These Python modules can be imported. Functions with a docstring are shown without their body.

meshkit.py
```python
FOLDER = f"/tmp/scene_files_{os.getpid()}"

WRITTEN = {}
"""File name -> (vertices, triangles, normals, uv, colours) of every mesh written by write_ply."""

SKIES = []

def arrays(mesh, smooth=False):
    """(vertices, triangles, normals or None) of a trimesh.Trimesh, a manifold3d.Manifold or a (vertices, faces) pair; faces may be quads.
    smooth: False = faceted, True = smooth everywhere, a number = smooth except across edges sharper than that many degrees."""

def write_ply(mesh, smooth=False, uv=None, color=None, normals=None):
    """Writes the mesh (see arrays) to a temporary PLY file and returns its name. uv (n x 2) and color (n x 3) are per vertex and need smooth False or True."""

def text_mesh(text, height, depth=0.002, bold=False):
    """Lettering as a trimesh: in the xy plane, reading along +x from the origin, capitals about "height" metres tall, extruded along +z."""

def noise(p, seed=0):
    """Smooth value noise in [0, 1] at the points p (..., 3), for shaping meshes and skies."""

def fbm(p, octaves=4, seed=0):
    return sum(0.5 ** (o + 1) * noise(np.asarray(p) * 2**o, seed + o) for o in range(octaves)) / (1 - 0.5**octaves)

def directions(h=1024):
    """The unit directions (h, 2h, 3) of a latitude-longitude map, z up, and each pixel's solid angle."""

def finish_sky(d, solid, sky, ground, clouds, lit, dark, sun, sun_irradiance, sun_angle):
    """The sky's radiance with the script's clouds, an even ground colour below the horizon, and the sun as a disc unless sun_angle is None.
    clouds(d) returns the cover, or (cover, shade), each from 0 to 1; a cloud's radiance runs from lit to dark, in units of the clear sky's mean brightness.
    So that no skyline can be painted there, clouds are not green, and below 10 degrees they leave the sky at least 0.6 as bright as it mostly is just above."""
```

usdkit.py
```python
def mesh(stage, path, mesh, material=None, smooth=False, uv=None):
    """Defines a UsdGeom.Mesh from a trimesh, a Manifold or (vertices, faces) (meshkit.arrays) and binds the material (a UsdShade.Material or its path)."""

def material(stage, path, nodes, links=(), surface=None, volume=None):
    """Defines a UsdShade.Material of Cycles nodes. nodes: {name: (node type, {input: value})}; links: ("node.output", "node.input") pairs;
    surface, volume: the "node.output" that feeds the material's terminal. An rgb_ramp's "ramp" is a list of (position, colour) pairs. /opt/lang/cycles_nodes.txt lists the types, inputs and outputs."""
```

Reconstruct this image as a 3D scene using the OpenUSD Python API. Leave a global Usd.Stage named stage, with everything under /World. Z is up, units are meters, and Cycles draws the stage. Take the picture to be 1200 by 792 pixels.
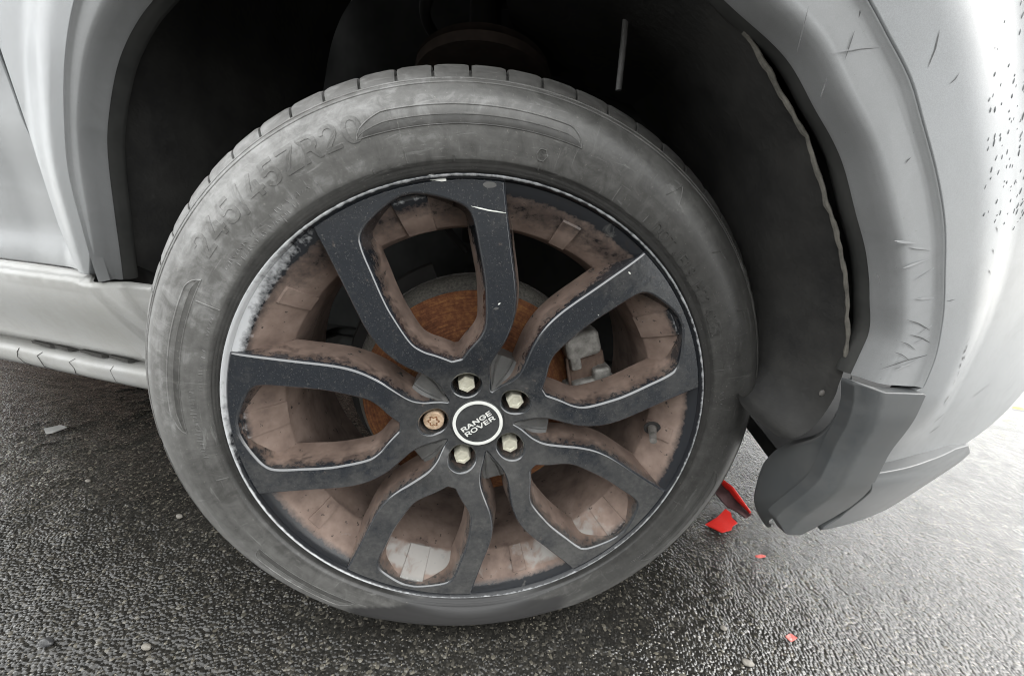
import math
import numpy as np
import trimesh
import shapely
from shapely.geometry import Polygon, Point, LineString
from shapely.ops import unary_union
from scipy.interpolate import PchipInterpolator, CubicSpline
from scipy.spatial import Delaunay, cKDTree
import manifold3d
import usdkit
import meshkit
from pxr import Usd, UsdGeom, UsdLux, UsdShade, Gf, Sdf, Vt

stage = Usd.Stage.CreateInMemory()
UsdGeom.SetStageUpAxis(stage, UsdGeom.Tokens.z)
UsdGeom.SetStageMetersPerUnit(stage, 1.0)
UsdGeom.Xform.Define(stage, '/World')
UsdGeom.Scope.Define(stage, '/World/Looks')

# ------------------------------------------------------------------ camera
EXPOSURE = 1.5
cam = UsdGeom.Camera.Define(stage, '/World/camera')
F_PX, PP = 425.67, (595.96, 439.83)          # in photo pixels, 1200 x 792
cam.CreateHorizontalApertureAttr(36.0)
cam.CreateFocalLengthAttr(36.0 * F_PX / 1200)
cam.CreateHorizontalApertureOffsetAttr((600 - PP[0]) / 1200 * 36)
cam.CreateVerticalApertureOffsetAttr((PP[1] - 396) / 1200 * 36)
cam.CreateClippingRangeAttr(Gf.Vec2f(0.02, 2000))
cam.CreateExposureAttr(EXPOSURE)
VIEW = np.array([-0.1897243, 0.90418964, -0.38268236])
UPV = np.array([-0.14457802, 0.35978465, 0.92176581])
RIGHT = np.array([0.97113433, 0.23020882, 0.06246606])
CAMPOS = np.array([0.10272306, -0.34467714, 0.5539221])
mm = Gf.Matrix4d(*RIGHT, 0, *UPV, 0, *(-VIEW), 0, *CAMPOS, 1)
UsdGeom.Xformable(cam).AddTransformOp().Set(mm)

# ------------------------------------------------------------------ light
SUN_DIR = np.array([0.72, 0.24, 0.66])
SUN_DIR /= np.linalg.norm(SUN_DIR)
SUN_EL = float(np.arcsin(SUN_DIR[2]))
SUN_ROT = float(np.arctan2(SUN_DIR[0], SUN_DIR[1]))
SKY_STRENGTH = 0.12
sky_mat = usdkit.material(stage, '/World/Looks/overcast_sky', {
    'sky': ('sky_texture', {'sky_type': 'single_scattering', 'sun_disc': False, 'sun_elevation': SUN_EL, 'sun_rotation': SUN_ROT, 'aerosol_density': 2.0}),
    'tc': ('texture_coordinate', {}),
    'n': ('noise_texture', {'scale': 2.2, 'detail': 6.0, 'roughness': 0.55}),
    'ramp': ('rgb_ramp', {'ramp': [(0.25, (7.5, 7.6, 7.6)), (0.5, (10.1, 10.2, 10.1)), (0.75, (12.7, 12.7, 12.4))]}),
    'mx': ('mix', {'fac': 0.9}),
    'bg': ('background_shader', {'strength': SKY_STRENGTH}),
}, [('tc.generated', 'n.vector'), ('n.fac', 'ramp.fac'), ('sky.color', 'mx.color1'), ('ramp.color', 'mx.color2'),
    ('mx.color', 'bg.color')], surface='bg.background')
dome = UsdLux.DomeLight.Define(stage, '/World/sky')
UsdShade.MaterialBindingAPI.Apply(dome.GetPrim()).Bind(sky_mat)
sun = UsdLux.DistantLight.Define(stage, '/World/sun')
sun.CreateNormalizeAttr(True) if hasattr(sun, 'CreateNormalizeAttr') else sun.GetPrim().CreateAttribute('inputs:normalize', Sdf.ValueTypeNames.Bool).Set(True)
sun.CreateIntensityAttr(0.28)
sun.CreateAngleAttr(34.0)
sun.CreateColorAttr(Gf.Vec3f(1.0, 0.98, 0.95))
zax = SUN_DIR
xax = np.cross([0, 0, 1.0], zax); xax /= np.linalg.norm(xax)
yax = np.cross(zax, xax)
UsdGeom.Xformable(sun).AddTransformOp().Set(Gf.Matrix4d(*xax, 0, *yax, 0, *zax, 0, 0, 0, 10, 1))

# ------------------------------------------------------------------ helpers
used = {}


def numbered(parent, name):
    k = used.get((parent, name), 0)
    used[(parent, name)] = k + 1
    return f'{parent}/{name}' + (f'_{k:03d}' if k else '')


def meta(p, label=None, cat=None, group=None, kind=None):
    for k, v in (('label', label), ('category', cat), ('group', group), ('kind', kind)):
        if v:
            p.SetCustomDataByKey(k, v)
    return p


def add(name, v, f, mat, parent='/World', smooth=40, nrm=None, wear=None, polar=None, label=None, cat=None, group=None, kind=None):
    """One mesh prim. smooth: angle, True, or False; nrm: given vertex normals; wear: per vertex colour attribute."""
    path = numbered(parent, name)
    v, f = np.asarray(v, float), np.asarray(f, int)
    if f.shape[1] == 4:
        f = np.vstack([f[:, [0, 1, 2]], f[:, [0, 2, 3]]])
    if nrm is None and smooth is not True and smooth is not False and wear is not None:
        # keep the attribute through the vertex split
        m = trimesh.Trimesh(v, f, process=False)
        s = trimesh.graph.smooth_shade(m, angle=np.radians(smooth), facet_minarea=None)
        _, idx = cKDTree(v).query(np.asarray(s.vertices))
        wear = np.asarray(wear)[idx]
        polar = None if polar is None else np.asarray(polar)[idx]
        v, f = np.array(s.vertices), np.array(s.faces)
        smooth = True
    m = usdkit.mesh(stage, path, (v, f), mat, smooth=False if nrm is not None else smooth)
    if nrm is not None:
        m.CreateNormalsAttr(Vt.Vec3fArray.FromNumpy(np.asarray(nrm, np.float32)))
        m.SetNormalsInterpolation('vertex')
    if wear is not None:
        UsdGeom.PrimvarsAPI(m).CreatePrimvar('wear', Sdf.ValueTypeNames.Color3fArray, 'vertex').Set(Vt.Vec3fArray.FromNumpy(np.asarray(wear, np.float32)))
    if polar is not None:
        UsdGeom.PrimvarsAPI(m).CreatePrimvar('polar', Sdf.ValueTypeNames.Vector3fArray, 'vertex').Set(Vt.Vec3fArray.FromNumpy(np.asarray(polar, np.float32)))
    meta(m.GetPrim(), label, cat, group, kind)
    return path


def tm(m):
    return np.array(m.vertices), np.array(m.faces)


# wheel frame: x forward, y down, z inboard, origin at the hub on the plane of the rim's outer edge
HUB = 0.325
ST = math.radians(19)
MW = np.array([[math.cos(ST), 0, -math.sin(ST)], [math.sin(ST), 0, math.cos(ST)], [0, -1.0, 0]])


def W(p):
    return np.asarray(p, float) @ MW.T + [0, 0, HUB]


def grid_faces(n, m, wrap_n=False, wrap_m=False):
    i = np.arange(n if wrap_n else n - 1)
    j = np.arange(m if wrap_m else m - 1)
    i, j = np.meshgrid(i, j, indexing='ij')
    i2, j2 = (i + 1) % n, (j + 1) % m
    return np.stack([i * m + j, i2 * m + j, i2 * m + j2, i * m + j2], -1).reshape(-1, 4)


def revolve(prof, n=360, a0=0.0, a1=2 * math.pi):
    """profile of (r, z) rows -> vertices in the wheel frame, (n, m, 3)"""
    full = abs(a1 - a0 - 2 * math.pi) < 1e-6
    a = np.linspace(a0, a1, n, endpoint=not full)
    r, z = np.array(prof).T
    v = np.stack([np.cos(a)[:, None] * r, np.sin(a)[:, None] * r, np.broadcast_to(z, (n, len(z)))], -1)
    return v, grid_faces(n, len(z), wrap_n=full)


def rbox(c, size, r=0.003, rot=None):
    """rounded box, as vertices and faces"""
    s = np.maximum(np.array(size, float) / 2 - r, 1e-4)
    pts = np.array([[x, y, z] for x in (-1, 1) for y in (-1, 1) for z in (-1, 1)]) * s
    parts = [manifold3d.Manifold.sphere(r, 8).translate(list(map(float, p))) for p in pts]
    mesh = manifold3d.Manifold.batch_hull(parts).to_mesh()
    v, f = np.array(mesh.vert_properties)[:, :3], np.array(mesh.tri_verts)
    if rot is not None:
        v = v @ np.asarray(rot).T
    return v + np.asarray(c, float), f


def join(*parts):
    vs, fs, n = [], [], 0
    for v, f in parts:
        f = np.asarray(f)
        if f.shape[1] == 4:
            f = np.vstack([f[:, [0, 1, 2]], f[:, [0, 2, 3]]])
        vs.append(v); fs.append(f + n); n += len(v)
    return np.vstack(vs), np.vstack(fs)


def tube(pts, rad, sides=10):
    p = np.asarray(pts, float)
    t = np.gradient(p, axis=0); t /= np.linalg.norm(t, axis=1, keepdims=True)
    ref = np.array([0.13, 0.2, 0.97])
    a = np.cross(t, ref); a /= np.linalg.norm(a, axis=1, keepdims=True)
    b = np.cross(t, a)
    ang = np.linspace(0, 2 * np.pi, sides, endpoint=False)
    rad = np.broadcast_to(rad, (len(p),))
    v = p[:, None] + rad[:, None, None] * (np.cos(ang)[None, :, None] * a[:, None] + np.sin(ang)[None, :, None] * b[:, None])
    f = grid_faces(len(p), sides, wrap_m=True)
    v = v.reshape(-1, 3)
    n = len(v)
    v = np.vstack([v, p[:1], p[-1:]])
    k = np.arange(sides)
    cap0 = np.stack([np.full(sides, n), (k + 1) % sides, k], 1)
    base = (len(p) - 1) * sides
    cap1 = np.stack([np.full(sides, n + 1), base + k, base + (k + 1) % sides], 1)
    f = np.vstack([f[:, [0, 1, 2]], f[:, [0, 2, 3]], cap0, cap1])
    return v, f


def cyl(p0, p1, r0, r1=None, sides=24):
    return tube(np.array([p0, np.asarray(p0) * .5 + np.asarray(p1) * .5, p1]), np.array([r0, (r0 + (r1 or r0)) / 2, r1 or r0]), sides)


def resample(line, step):
    ls = LineString(line)
    n = max(2, int(round(ls.length / step)) + 1)
    return np.array([ls.interpolate(s).coords[0] for s in np.linspace(0, ls.length, n)])


def mesh2d(poly, step, extra=None):
    """2D triangulation of a polygon with holes: dense outline points plus a jittered grid. -> points, triangles"""
    rng = np.random.default_rng(3)
    pts = []
    for g in getattr(poly, 'geoms', [poly]):
        for ring in [g.exterior, *g.interiors]:
            pts.append(resample(np.array(ring.coords), step * 0.6)[:-1])
    if extra is not None:
        pts.append(extra)
    b = np.vstack(pts)
    x0, y0, x1, y1 = poly.bounds
    gx, gy = np.meshgrid(np.arange(x0, x1, step), np.arange(y0, y1, step * 0.87))
    gx[1::2] += step / 2
    g = np.c_[gx.ravel(), gy.ravel()] + rng.uniform(-.08, .08, (gx.size, 2)) * step
    inner = poly.buffer(-step * 0.55)
    g = g[shapely.contains_xy(inner, g[:, 0], g[:, 1])]
    p = np.vstack([b, g])
    t = Delaunay(p).simplices
    c = p[t].mean(1)
    t = t[shapely.contains_xy(poly, c[:, 0], c[:, 1])]
    a = p[t]
    area = np.cross(a[:, 1] - a[:, 0], a[:, 2] - a[:, 0])
    t[area < 0] = t[area < 0][:, ::-1]
    return p, t[np.abs(area) > 1e-12]


# ------------------------------------------------------------------ materials
def mat(name, nodes, links, surface='p.BSDF'):
    return usdkit.material(stage, '/World/Looks/' + name, nodes, links, surface=surface)


GEO = {'geo': ('geometry', {})}


def noise(scale, detail=4.0, rough=0.55, dist=0.0):
    return ('noise_texture', {'scale': scale, 'detail': detail, 'roughness': rough, 'distortion': dist})


def ramp(*stops):
    return ('rgb_ramp', {'ramp': [(p, (c, c, c) if np.ndim(c) == 0 else c) for p, c in stops]})


# wet, coarse asphalt
M_ASPHALT = mat('wet_asphalt', {
    **GEO,
    'v': ('voronoi_texture', {'scale': 230.0, 'feature': 'smooth_f1', 'smoothness': 0.25}),
    'vc': ('voronoi_texture', {'scale': 230.0}),
    'n': noise(70.0, 2.0, 0.5), 'n2': noise(420.0, 2.0), 'big': noise(2.3, 4.0), 'mid': noise(9.0, 4.0, .6),
    'h1': ('math', {'math_type': 'multiply', 'value2': -0.9}),
    'h2': ('math', {'math_type': 'multiply_add', 'value2': 1.0}),
    'h3': ('math', {'math_type': 'multiply_add', 'value2': 0.05}),
    'bump': ('bump', {'strength': 1.0, 'distance': 0.0018}),
    'sepc': ('separate_color', {}),
    'stone': ramp((0.0, (.0095, .0092, .0083)), (0.7, (.019, .018, .0158)), (0.93, (.045, .042, .036)), (1.0, (.13, .12, .097))),
    'tone': ramp((0.35, 0.65), (0.65, 1.25)),
    'mul': ('mix', {'mix_type': 'multiply', 'fac': 1.0}),
    'speck': noise(300.0, 2.0), 'sr': ramp((0.66, 0.0), (0.70, 1.0)),
    'mx': ('mix', {'color2': (.22, .20, .16)}),
    'rr': ramp((0.35, 0.03), (0.65, 0.07)),
    'p': ('principled_bsdf', {'ior': 1.45, 'specular_ior_level': 0.6}),
}, [('geo.position', f'{k}.vector') for k in ('v', 'vc', 'n', 'n2', 'big', 'mid', 'speck')] + [
    ('v.distance', 'h1.value1'), ('n.fac', 'h2.value1'), ('h1.value', 'h2.value3'), ('n2.fac', 'h3.value1'), ('h2.value', 'h3.value3'),
    ('h3.value', 'bump.height'), ('bump.normal', 'p.normal'), ('vc.color', 'sepc.color'), ('sepc.r', 'stone.fac'),
    ('big.fac', 'tone.fac'), ('stone.color', 'mul.color1'), ('tone.color', 'mul.color2'), ('speck.fac', 'sr.fac'), ('sr.color', 'mx.fac'),
    ('mul.color', 'mx.color1'), ('mx.color', 'p.base_color'), ('mid.fac', 'rr.fac'), ('rr.color', 'p.roughness')])

# gloss black spoke face; wear.r = how far down the side of the spoke, wear.g = dust film
M_SPOKE = mat('black_spoke_with_brake_dust', {
    **GEO, 'at': ('attribute', {'attribute': 'wear'}), 'sep': ('separate_color', {}),
    'n': noise(30.0, 5.0, .6), 'sp': noise(620.0, 3.0, .6), 'n3': noise(160.0, 5.0, .65), 'n4': noise(75.0, 4.0, .6), 'chip': noise(95.0, 4.0, .6),
    # grey film
    'f1': ('math', {'math_type': 'multiply_add', 'value2': 0.9, 'value3': -0.57}),
    'f2': ('math', {'math_type': 'add', 'use_clamp': True}),
    'f2b': ('math', {'math_type': 'multiply_add', 'value2': 0.5, 'value3': -0.27}),
    'f3': ('math', {'math_type': 'add', 'use_clamp': True}),
    'spr': ramp((0.60, 0.0), (0.72, 0.55)),
    'f4': ('math', {'math_type': 'maximum'}),
    'c1': ('mix', {'color1': (.009, .0105, .013), 'color2': (.105, .102, .096)}),
    # brown dust on the sides
    's1': ('math', {'math_type': 'multiply_add', 'value2': 1.3, 'value3': -0.68}),
    's2': ('math', {'math_type': 'add'}),
    's2b': ('math', {'math_type': 'multiply_add', 'value2': 1.0, 'value3': -0.5}),
    's3': ('math', {'math_type': 'add'}),
    'sr': ramp((0.25, 0.0), (0.75, 1.0)),
    'br': ('rgb_ramp', {'ramp': [(0.3, (.11, .075, .059)), (0.55, (.195, .138, .110)), (0.75, (.27, .20, .165))]}),
    'c2': ('mix', {}),
    'chr': ramp((0.66, 0.0), (0.69, 1.0)), 'chm': ('math', {'math_type': 'multiply'}),
    'c3': ('mix', {'color2': (.012, .012, .012)}),
    'r1': ('mix_float', {'a': 0.07, 'b': 0.62}), 'r2': ('mix_float', {'b': 0.85}),
    'bump': ('bump', {'strength': 0.25, 'distance': 0.0006}),
    'p': ('principled_bsdf', {'specular_ior_level': 0.55, 'coat_roughness': 0.10, 'coat_ior': 1.8}),
}, [('geo.position', f'{k}.vector') for k in ('n', 'sp', 'n3', 'n4', 'chip')] + [
    ('at.color', 'sep.color'), ('n.fac', 'f1.value1'), ('f1.value', 'f2.value1'), ('sep.g', 'f2.value2'), ('n3.fac', 'f2b.value1'), ('f2.value', 'f3.value1'), ('f2b.value', 'f3.value2'),
    ('sp.fac', 'spr.fac'), ('f3.value', 'f4.value1'), ('spr.color', 'f4.value2'), ('f4.value', 'c1.fac'),
    ('n3.fac', 's1.value1'), ('s1.value', 's2.value1'), ('sep.r', 's2.value2'), ('n4.fac', 's2b.value1'), ('s2.value', 's3.value1'), ('s2b.value', 's3.value2'), ('s3.value', 'sr.fac'),
    ('n.fac', 'br.fac'), ('sr.color', 'c2.fac'), ('c1.color', 'c2.color1'), ('br.color', 'c2.color2'),
    ('chip.fac', 'chr.fac'), ('chr.color', 'chm.value1'), ('sr.color', 'chm.value2'), ('chm.value', 'c3.fac'), ('c2.color', 'c3.color1'), ('c3.color', 'p.base_color'),
    ('sep.b', 'p.coat_weight'), ('f4.value', 'r1.fac'), ('r1.result', 'r2.a'), ('sr.color', 'r2.fac'), ('r2.result', 'p.roughness'),
    ('n3.fac', 'bump.height'), ('bump.normal', 'p.normal')])

# rim barrel: wear.r = brown dust cover, wear.g = washed wet area with painted sky glare, wear.b = bare worn edge and painted lip sheen
M_BARREL = mat('rim_barrel_brake_dust', {
    **GEO, 'at': ('attribute', {'attribute': 'wear'}), 'sep': ('separate_color', {}),
    'n': noise(28.0, 5.0, .6), 'n3': noise(140.0, 5.0, .65), 'chip': noise(120.0, 5.0, .65), 'wn': noise(55.0, 4.0, .55, .6), 'fine': noise(900.0, 2.0),
    's1': ('math', {'math_type': 'multiply_add', 'value2': 0.8, 'value3': -0.4}),
    's2': ('math', {'math_type': 'add'}), 'sr': ramp((0.25, 0.0), (0.75, 1.0)),
    'br': ('rgb_ramp', {'ramp': [(0.28, (.105, .073, .060)), (0.5, (.19, .138, .113)), (0.75, (.27, .205, .172))]}),
    'c2': ('mix', {'color1': (.010, .011, .013)}),
    'chr': ramp((0.64, 0.0), (0.67, 0.85)), 'c3': ('mix', {'color2': (.014, .012, .011)}),
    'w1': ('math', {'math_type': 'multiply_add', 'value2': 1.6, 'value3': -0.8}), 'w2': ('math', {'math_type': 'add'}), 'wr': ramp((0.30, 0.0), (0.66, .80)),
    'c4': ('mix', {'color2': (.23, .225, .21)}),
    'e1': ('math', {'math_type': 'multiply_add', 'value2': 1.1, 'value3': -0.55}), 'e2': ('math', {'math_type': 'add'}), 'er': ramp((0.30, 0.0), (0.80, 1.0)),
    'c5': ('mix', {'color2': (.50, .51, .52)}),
    'r1': ('mix_float', {'a': 0.17, 'b': 0.85}), 'r2': ('mix_float', {'b': 0.30}),
    'bump': ('bump', {'strength': 0.2, 'distance': 0.0006}),
    'p': ('principled_bsdf', {'specular_ior_level': 0.5}),
}, [('geo.position', f'{k}.vector') for k in ('n', 'n3', 'chip', 'wn', 'fine')] + [
    ('at.color', 'sep.color'), ('n3.fac', 's1.value1'), ('s1.value', 's2.value1'), ('sep.r', 's2.value2'), ('s2.value', 'sr.fac'),
    ('n.fac', 'br.fac'), ('sr.color', 'c2.fac'), ('br.color', 'c2.color2'), ('chip.fac', 'chr.fac'), ('chr.color', 'c3.fac'), ('c2.color', 'c3.color1'),
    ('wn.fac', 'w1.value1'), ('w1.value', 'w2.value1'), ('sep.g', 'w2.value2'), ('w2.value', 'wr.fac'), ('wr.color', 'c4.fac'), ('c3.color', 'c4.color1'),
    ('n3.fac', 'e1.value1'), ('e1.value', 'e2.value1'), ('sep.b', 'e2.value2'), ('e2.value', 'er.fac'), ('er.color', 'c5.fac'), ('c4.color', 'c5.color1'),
    ('c5.color', 'p.base_color'), ('sr.color', 'r1.fac'), ('r1.result', 'r2.a'), ('wr.color', 'r2.fac'), ('r2.result', 'p.roughness'),
    ('n3.fac', 'bump.height'), ('bump.normal', 'p.normal')])

# tyre: wear.r = dry grey road dust with painted side shade, wear.g = dark wet band
M_TYRE = mat('dusty_tyre_rubber', {
    **GEO, 'at': ('attribute', {'attribute': 'wear'}), 'sep': ('separate_color', {}), 'pa': ('attribute', {'attribute': 'polar'}),
    'ma': ('mapping', {'scale': (9.0, 75.0, 40.0)}), 'mb': ('mapping', {'scale': (60.0, 60.0, 60.0), 'rotation': (0, 0, .7)}), 'mc': ('mapping', {'scale': (26.0, 190.0, 80.0), 'rotation': (0, 0, .9)}), 'md': ('mapping', {'scale': (170.0, 22.0, 60.0), 'rotation': (0, 0, .25)}),
    'n': noise(1.0, 6.0, .6), 'n2': noise(1.0, 8.0, .72, .6), 'sp': noise(520.0, 3.0, .6), 'scr': noise(1.0, 5.0, .6, .8), 'scr2': noise(1.0, 5.0, .6, .8), 'big': noise(7.0, 3.0),
    'a1': ('math', {'math_type': 'multiply_add', 'value2': 0.55, 'value3': -0.275}), 'a2': ('math', {'math_type': 'add'}),
    'a3': ('math', {'math_type': 'multiply_add', 'value2': 0.7, 'value3': -0.35}), 'a4': ('math', {'math_type': 'add'}),
    'a5': ('math', {'math_type': 'multiply_add', 'value2': 0.3, 'value3': -0.15}), 'a6': ('math', {'math_type': 'add', 'use_clamp': True}),
    'c1': ('rgb_ramp', {'ramp': [(0.0, (.016, .0157, .015)), (0.35, (.042, .0412, .039)), (0.65, (.104, .1025, .098)), (1.0, (.31, .31, .305))]}),
    'scr_r': ramp((0.62, 0.0), (0.70, 0.45)), 'scr2_r': ramp((0.65, 0.0), (0.72, 0.4)), 'scx': ('math', {'math_type': 'maximum'}), 'scm': ('math', {'math_type': 'multiply'}),
    'c2': ('mix', {'color2': (.33, .33, .32)}),
    'spr': ramp((0.66, 0.0), (0.74, 0.45)), 'c3': ('mix', {'color2': (.28, .265, .235)}),
    'd': ('mix', {'color2': (.017, .0165, .0165)}),
    'rr': ('mix_float', {'a': 0.33, 'b': 0.52}), 'rr2': ('mix_float', {'b': 0.75}),
    'bump': ('bump', {'strength': 0.35, 'distance': 0.0006}),
    'p': ('principled_bsdf', {'specular_ior_level': 0.5}),
}, [('geo.position', 'sp.vector'), ('geo.position', 'big.vector'), ('pa.vector', 'ma.vector'), ('pa.vector', 'mb.vector'), ('pa.vector', 'mc.vector'), ('pa.vector', 'md.vector'),
    ('ma.vector', 'n.vector'), ('mb.vector', 'n2.vector'), ('mc.vector', 'scr.vector'), ('md.vector', 'scr2.vector'),
    ('at.color', 'sep.color'), ('n.fac', 'a1.value1'), ('a1.value', 'a2.value1'), ('sep.r', 'a2.value2'), ('n2.fac', 'a3.value1'), ('a2.value', 'a4.value1'), ('a3.value', 'a4.value2'),
    ('big.fac', 'a5.value1'), ('a4.value', 'a6.value1'), ('a5.value', 'a6.value2'),
    ('a6.value', 'c1.fac'), ('scr.fac', 'scr_r.fac'), ('scr2.fac', 'scr2_r.fac'), ('scr_r.color', 'scx.value1'), ('scr2_r.color', 'scx.value2'), ('scx.value', 'scm.value1'), ('sep.r', 'scm.value2'), ('scm.value', 'c2.fac'), ('c1.color', 'c2.color1'),
    ('sp.fac', 'spr.fac'), ('spr.color', 'c3.fac'), ('c2.color', 'c3.color1'), ('c3.color', 'd.color1'), ('sep.g', 'd.fac'), ('d.color', 'p.base_color'),
    ('a6.value', 'rr.fac'), ('rr.result', 'p.roughness'), ('n2.fac', 'bump.height'), ('bump.normal', 'p.normal')])

M_RUST = mat('rusty_brake_disc', {
    **GEO, 'n': noise(160.0, 5.0, .7), 'n2': noise(18.0, 4.0), 'n3': noise(700.0, 3.0), 'pa': ('attribute', {'attribute': 'polar'}), 'mp': ('mapping', {'scale': (10.0, 420.0, 1.0)}), 'ring': noise(1.0, 3.0, .6), 'rg': ('math', {'math_type': 'multiply_add', 'value2': 0.7, 'value3': -0.35}), 'rs': ('math', {'math_type': 'add'}),
    'm': ('math', {'math_type': 'multiply_add', 'value2': 0.6}), 'm2': ('math', {'math_type': 'multiply_add', 'value2': 0.9, 'value3': -0.25}),
    'c': ('rgb_ramp', {'ramp': [(0.2, (.065, .026, .015)), (0.5, (.155, .062, .030)), (0.68, (.235, .108, .043)), (0.9, (.34, .18, .07))]}),
    'bump': ('bump', {'strength': 0.5, 'distance': 0.0008}),
    'p': ('principled_bsdf', {'roughness': 0.9, 'specular_ior_level': 0.2}),
}, [('geo.position', f'{k}.vector') for k in ('n', 'n2', 'n3')] + [('n2.fac', 'm.value1'), ('n.fac', 'm2.value1'), ('m2.value', 'm.value3'), ('pa.vector', 'mp.vector'), ('mp.vector', 'ring.vector'), ('ring.fac', 'rg.value1'), ('rg.value', 'rs.value1'), ('m.value', 'rs.value2'), ('rs.value', 'c.fac'), ('c.color', 'p.base_color'),
    ('n3.fac', 'bump.height'), ('bump.normal', 'p.normal')])


def plain(name, c, c2=None, scale=60.0, rough=0.6, spec=0.5, metallic=0.0, bump=0.15, dist=0.0006, coat=0.0, detail=5.0):
    c2 = c2 or tuple(x * 1.6 for x in c)
    return mat(name, {**GEO, 'n': noise(scale, detail, .65), 'n2': noise(scale * 8, 3.0, .6),
                      'c': ('rgb_ramp', {'ramp': [(0.3, c), (0.7, c2)]}),
                      'bump': ('bump', {'strength': bump, 'distance': dist}),
                      'p': ('principled_bsdf', {'roughness': rough, 'specular_ior_level': spec, 'metallic': metallic, 'coat_weight': coat, 'coat_roughness': 0.08})},
               [('geo.position', 'n.vector'), ('geo.position', 'n2.vector'), ('n.fac', 'c.fac'), ('c.color', 'p.base_color'), ('n2.fac', 'bump.height'), ('bump.normal', 'p.normal')])


M_DISC_EDGE = plain('brake_disc_edge', (.045, .042, .038), (.17, .16, .14), 300.0, .7)
M_DARK = plain('dark_steel', (.012, .012, .012), (.03, .028, .026), 40.0, .7)
M_LINER = plain('black_liner_plastic', (.009, .009, .0088), (.036, .035, .0325), 17.0, .68, bump=.5, dist=.0015, detail=9.0)
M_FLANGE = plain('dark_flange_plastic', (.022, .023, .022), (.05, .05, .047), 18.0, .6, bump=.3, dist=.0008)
M_LINER_EDGE = plain('dusty_liner_edge', (.05, .048, .042), (.16, .15, .13), 70.0, .75)
M_INNER = plain('grey_inner_arch', (.03, .032, .031), (.06, .062, .06), 20.0, .65)
M_CALIPER = plain('cast_caliper', (.10, .095, .085), (.30, .29, .27), 90.0, .55, metallic=.35, bump=.5, dist=.0012)
M_CAL_BROWN = plain('dusty_caliper', (.07, .043, .032), (.13, .09, .068), 90.0, .8)
M_NUT = plain('pale_nut_plate', (.50, .48, .38), (.68, .66, .55), 120.0, .38, metallic=.55)
M_LOCK = plain('rusty_lock_nut', (.36, .24, .15), (.66, .52, .38), 160.0, .5, metallic=.3)
M_LOCK_DARK = plain('rust_ring', (.16, .07, .03), (.34, .17, .08), 160.0, .8)
M_WHITE = plain('off_white_print', (.60, .61, .58), (.72, .72, .68), 60.0, .5)
M_CAP = plain('black_cap', (.012, .013, .014), (.045, .046, .046), 70.0, .35)
M_HOLE = plain('dark_hole', (.008, .008, .008), (.02, .018, .016), 60.0, .8)
M_VALVE = plain('grey_valve_cap', (.06, .056, .05), (.16, .15, .14), 120.0, .5)
M_WEB = plain('grey_hub_recess', (.055, .055, .054), (.10, .098, .094), 80.0, .42)
M_SPRING = plain('brown_spring_seat', (.032, .023, .019), (.065, .046, .037), 50.0, .8)
M_CABLE = plain('grey_cable', (.11, .11, .11), (.22, .22, .22), 60.0, .6)

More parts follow.
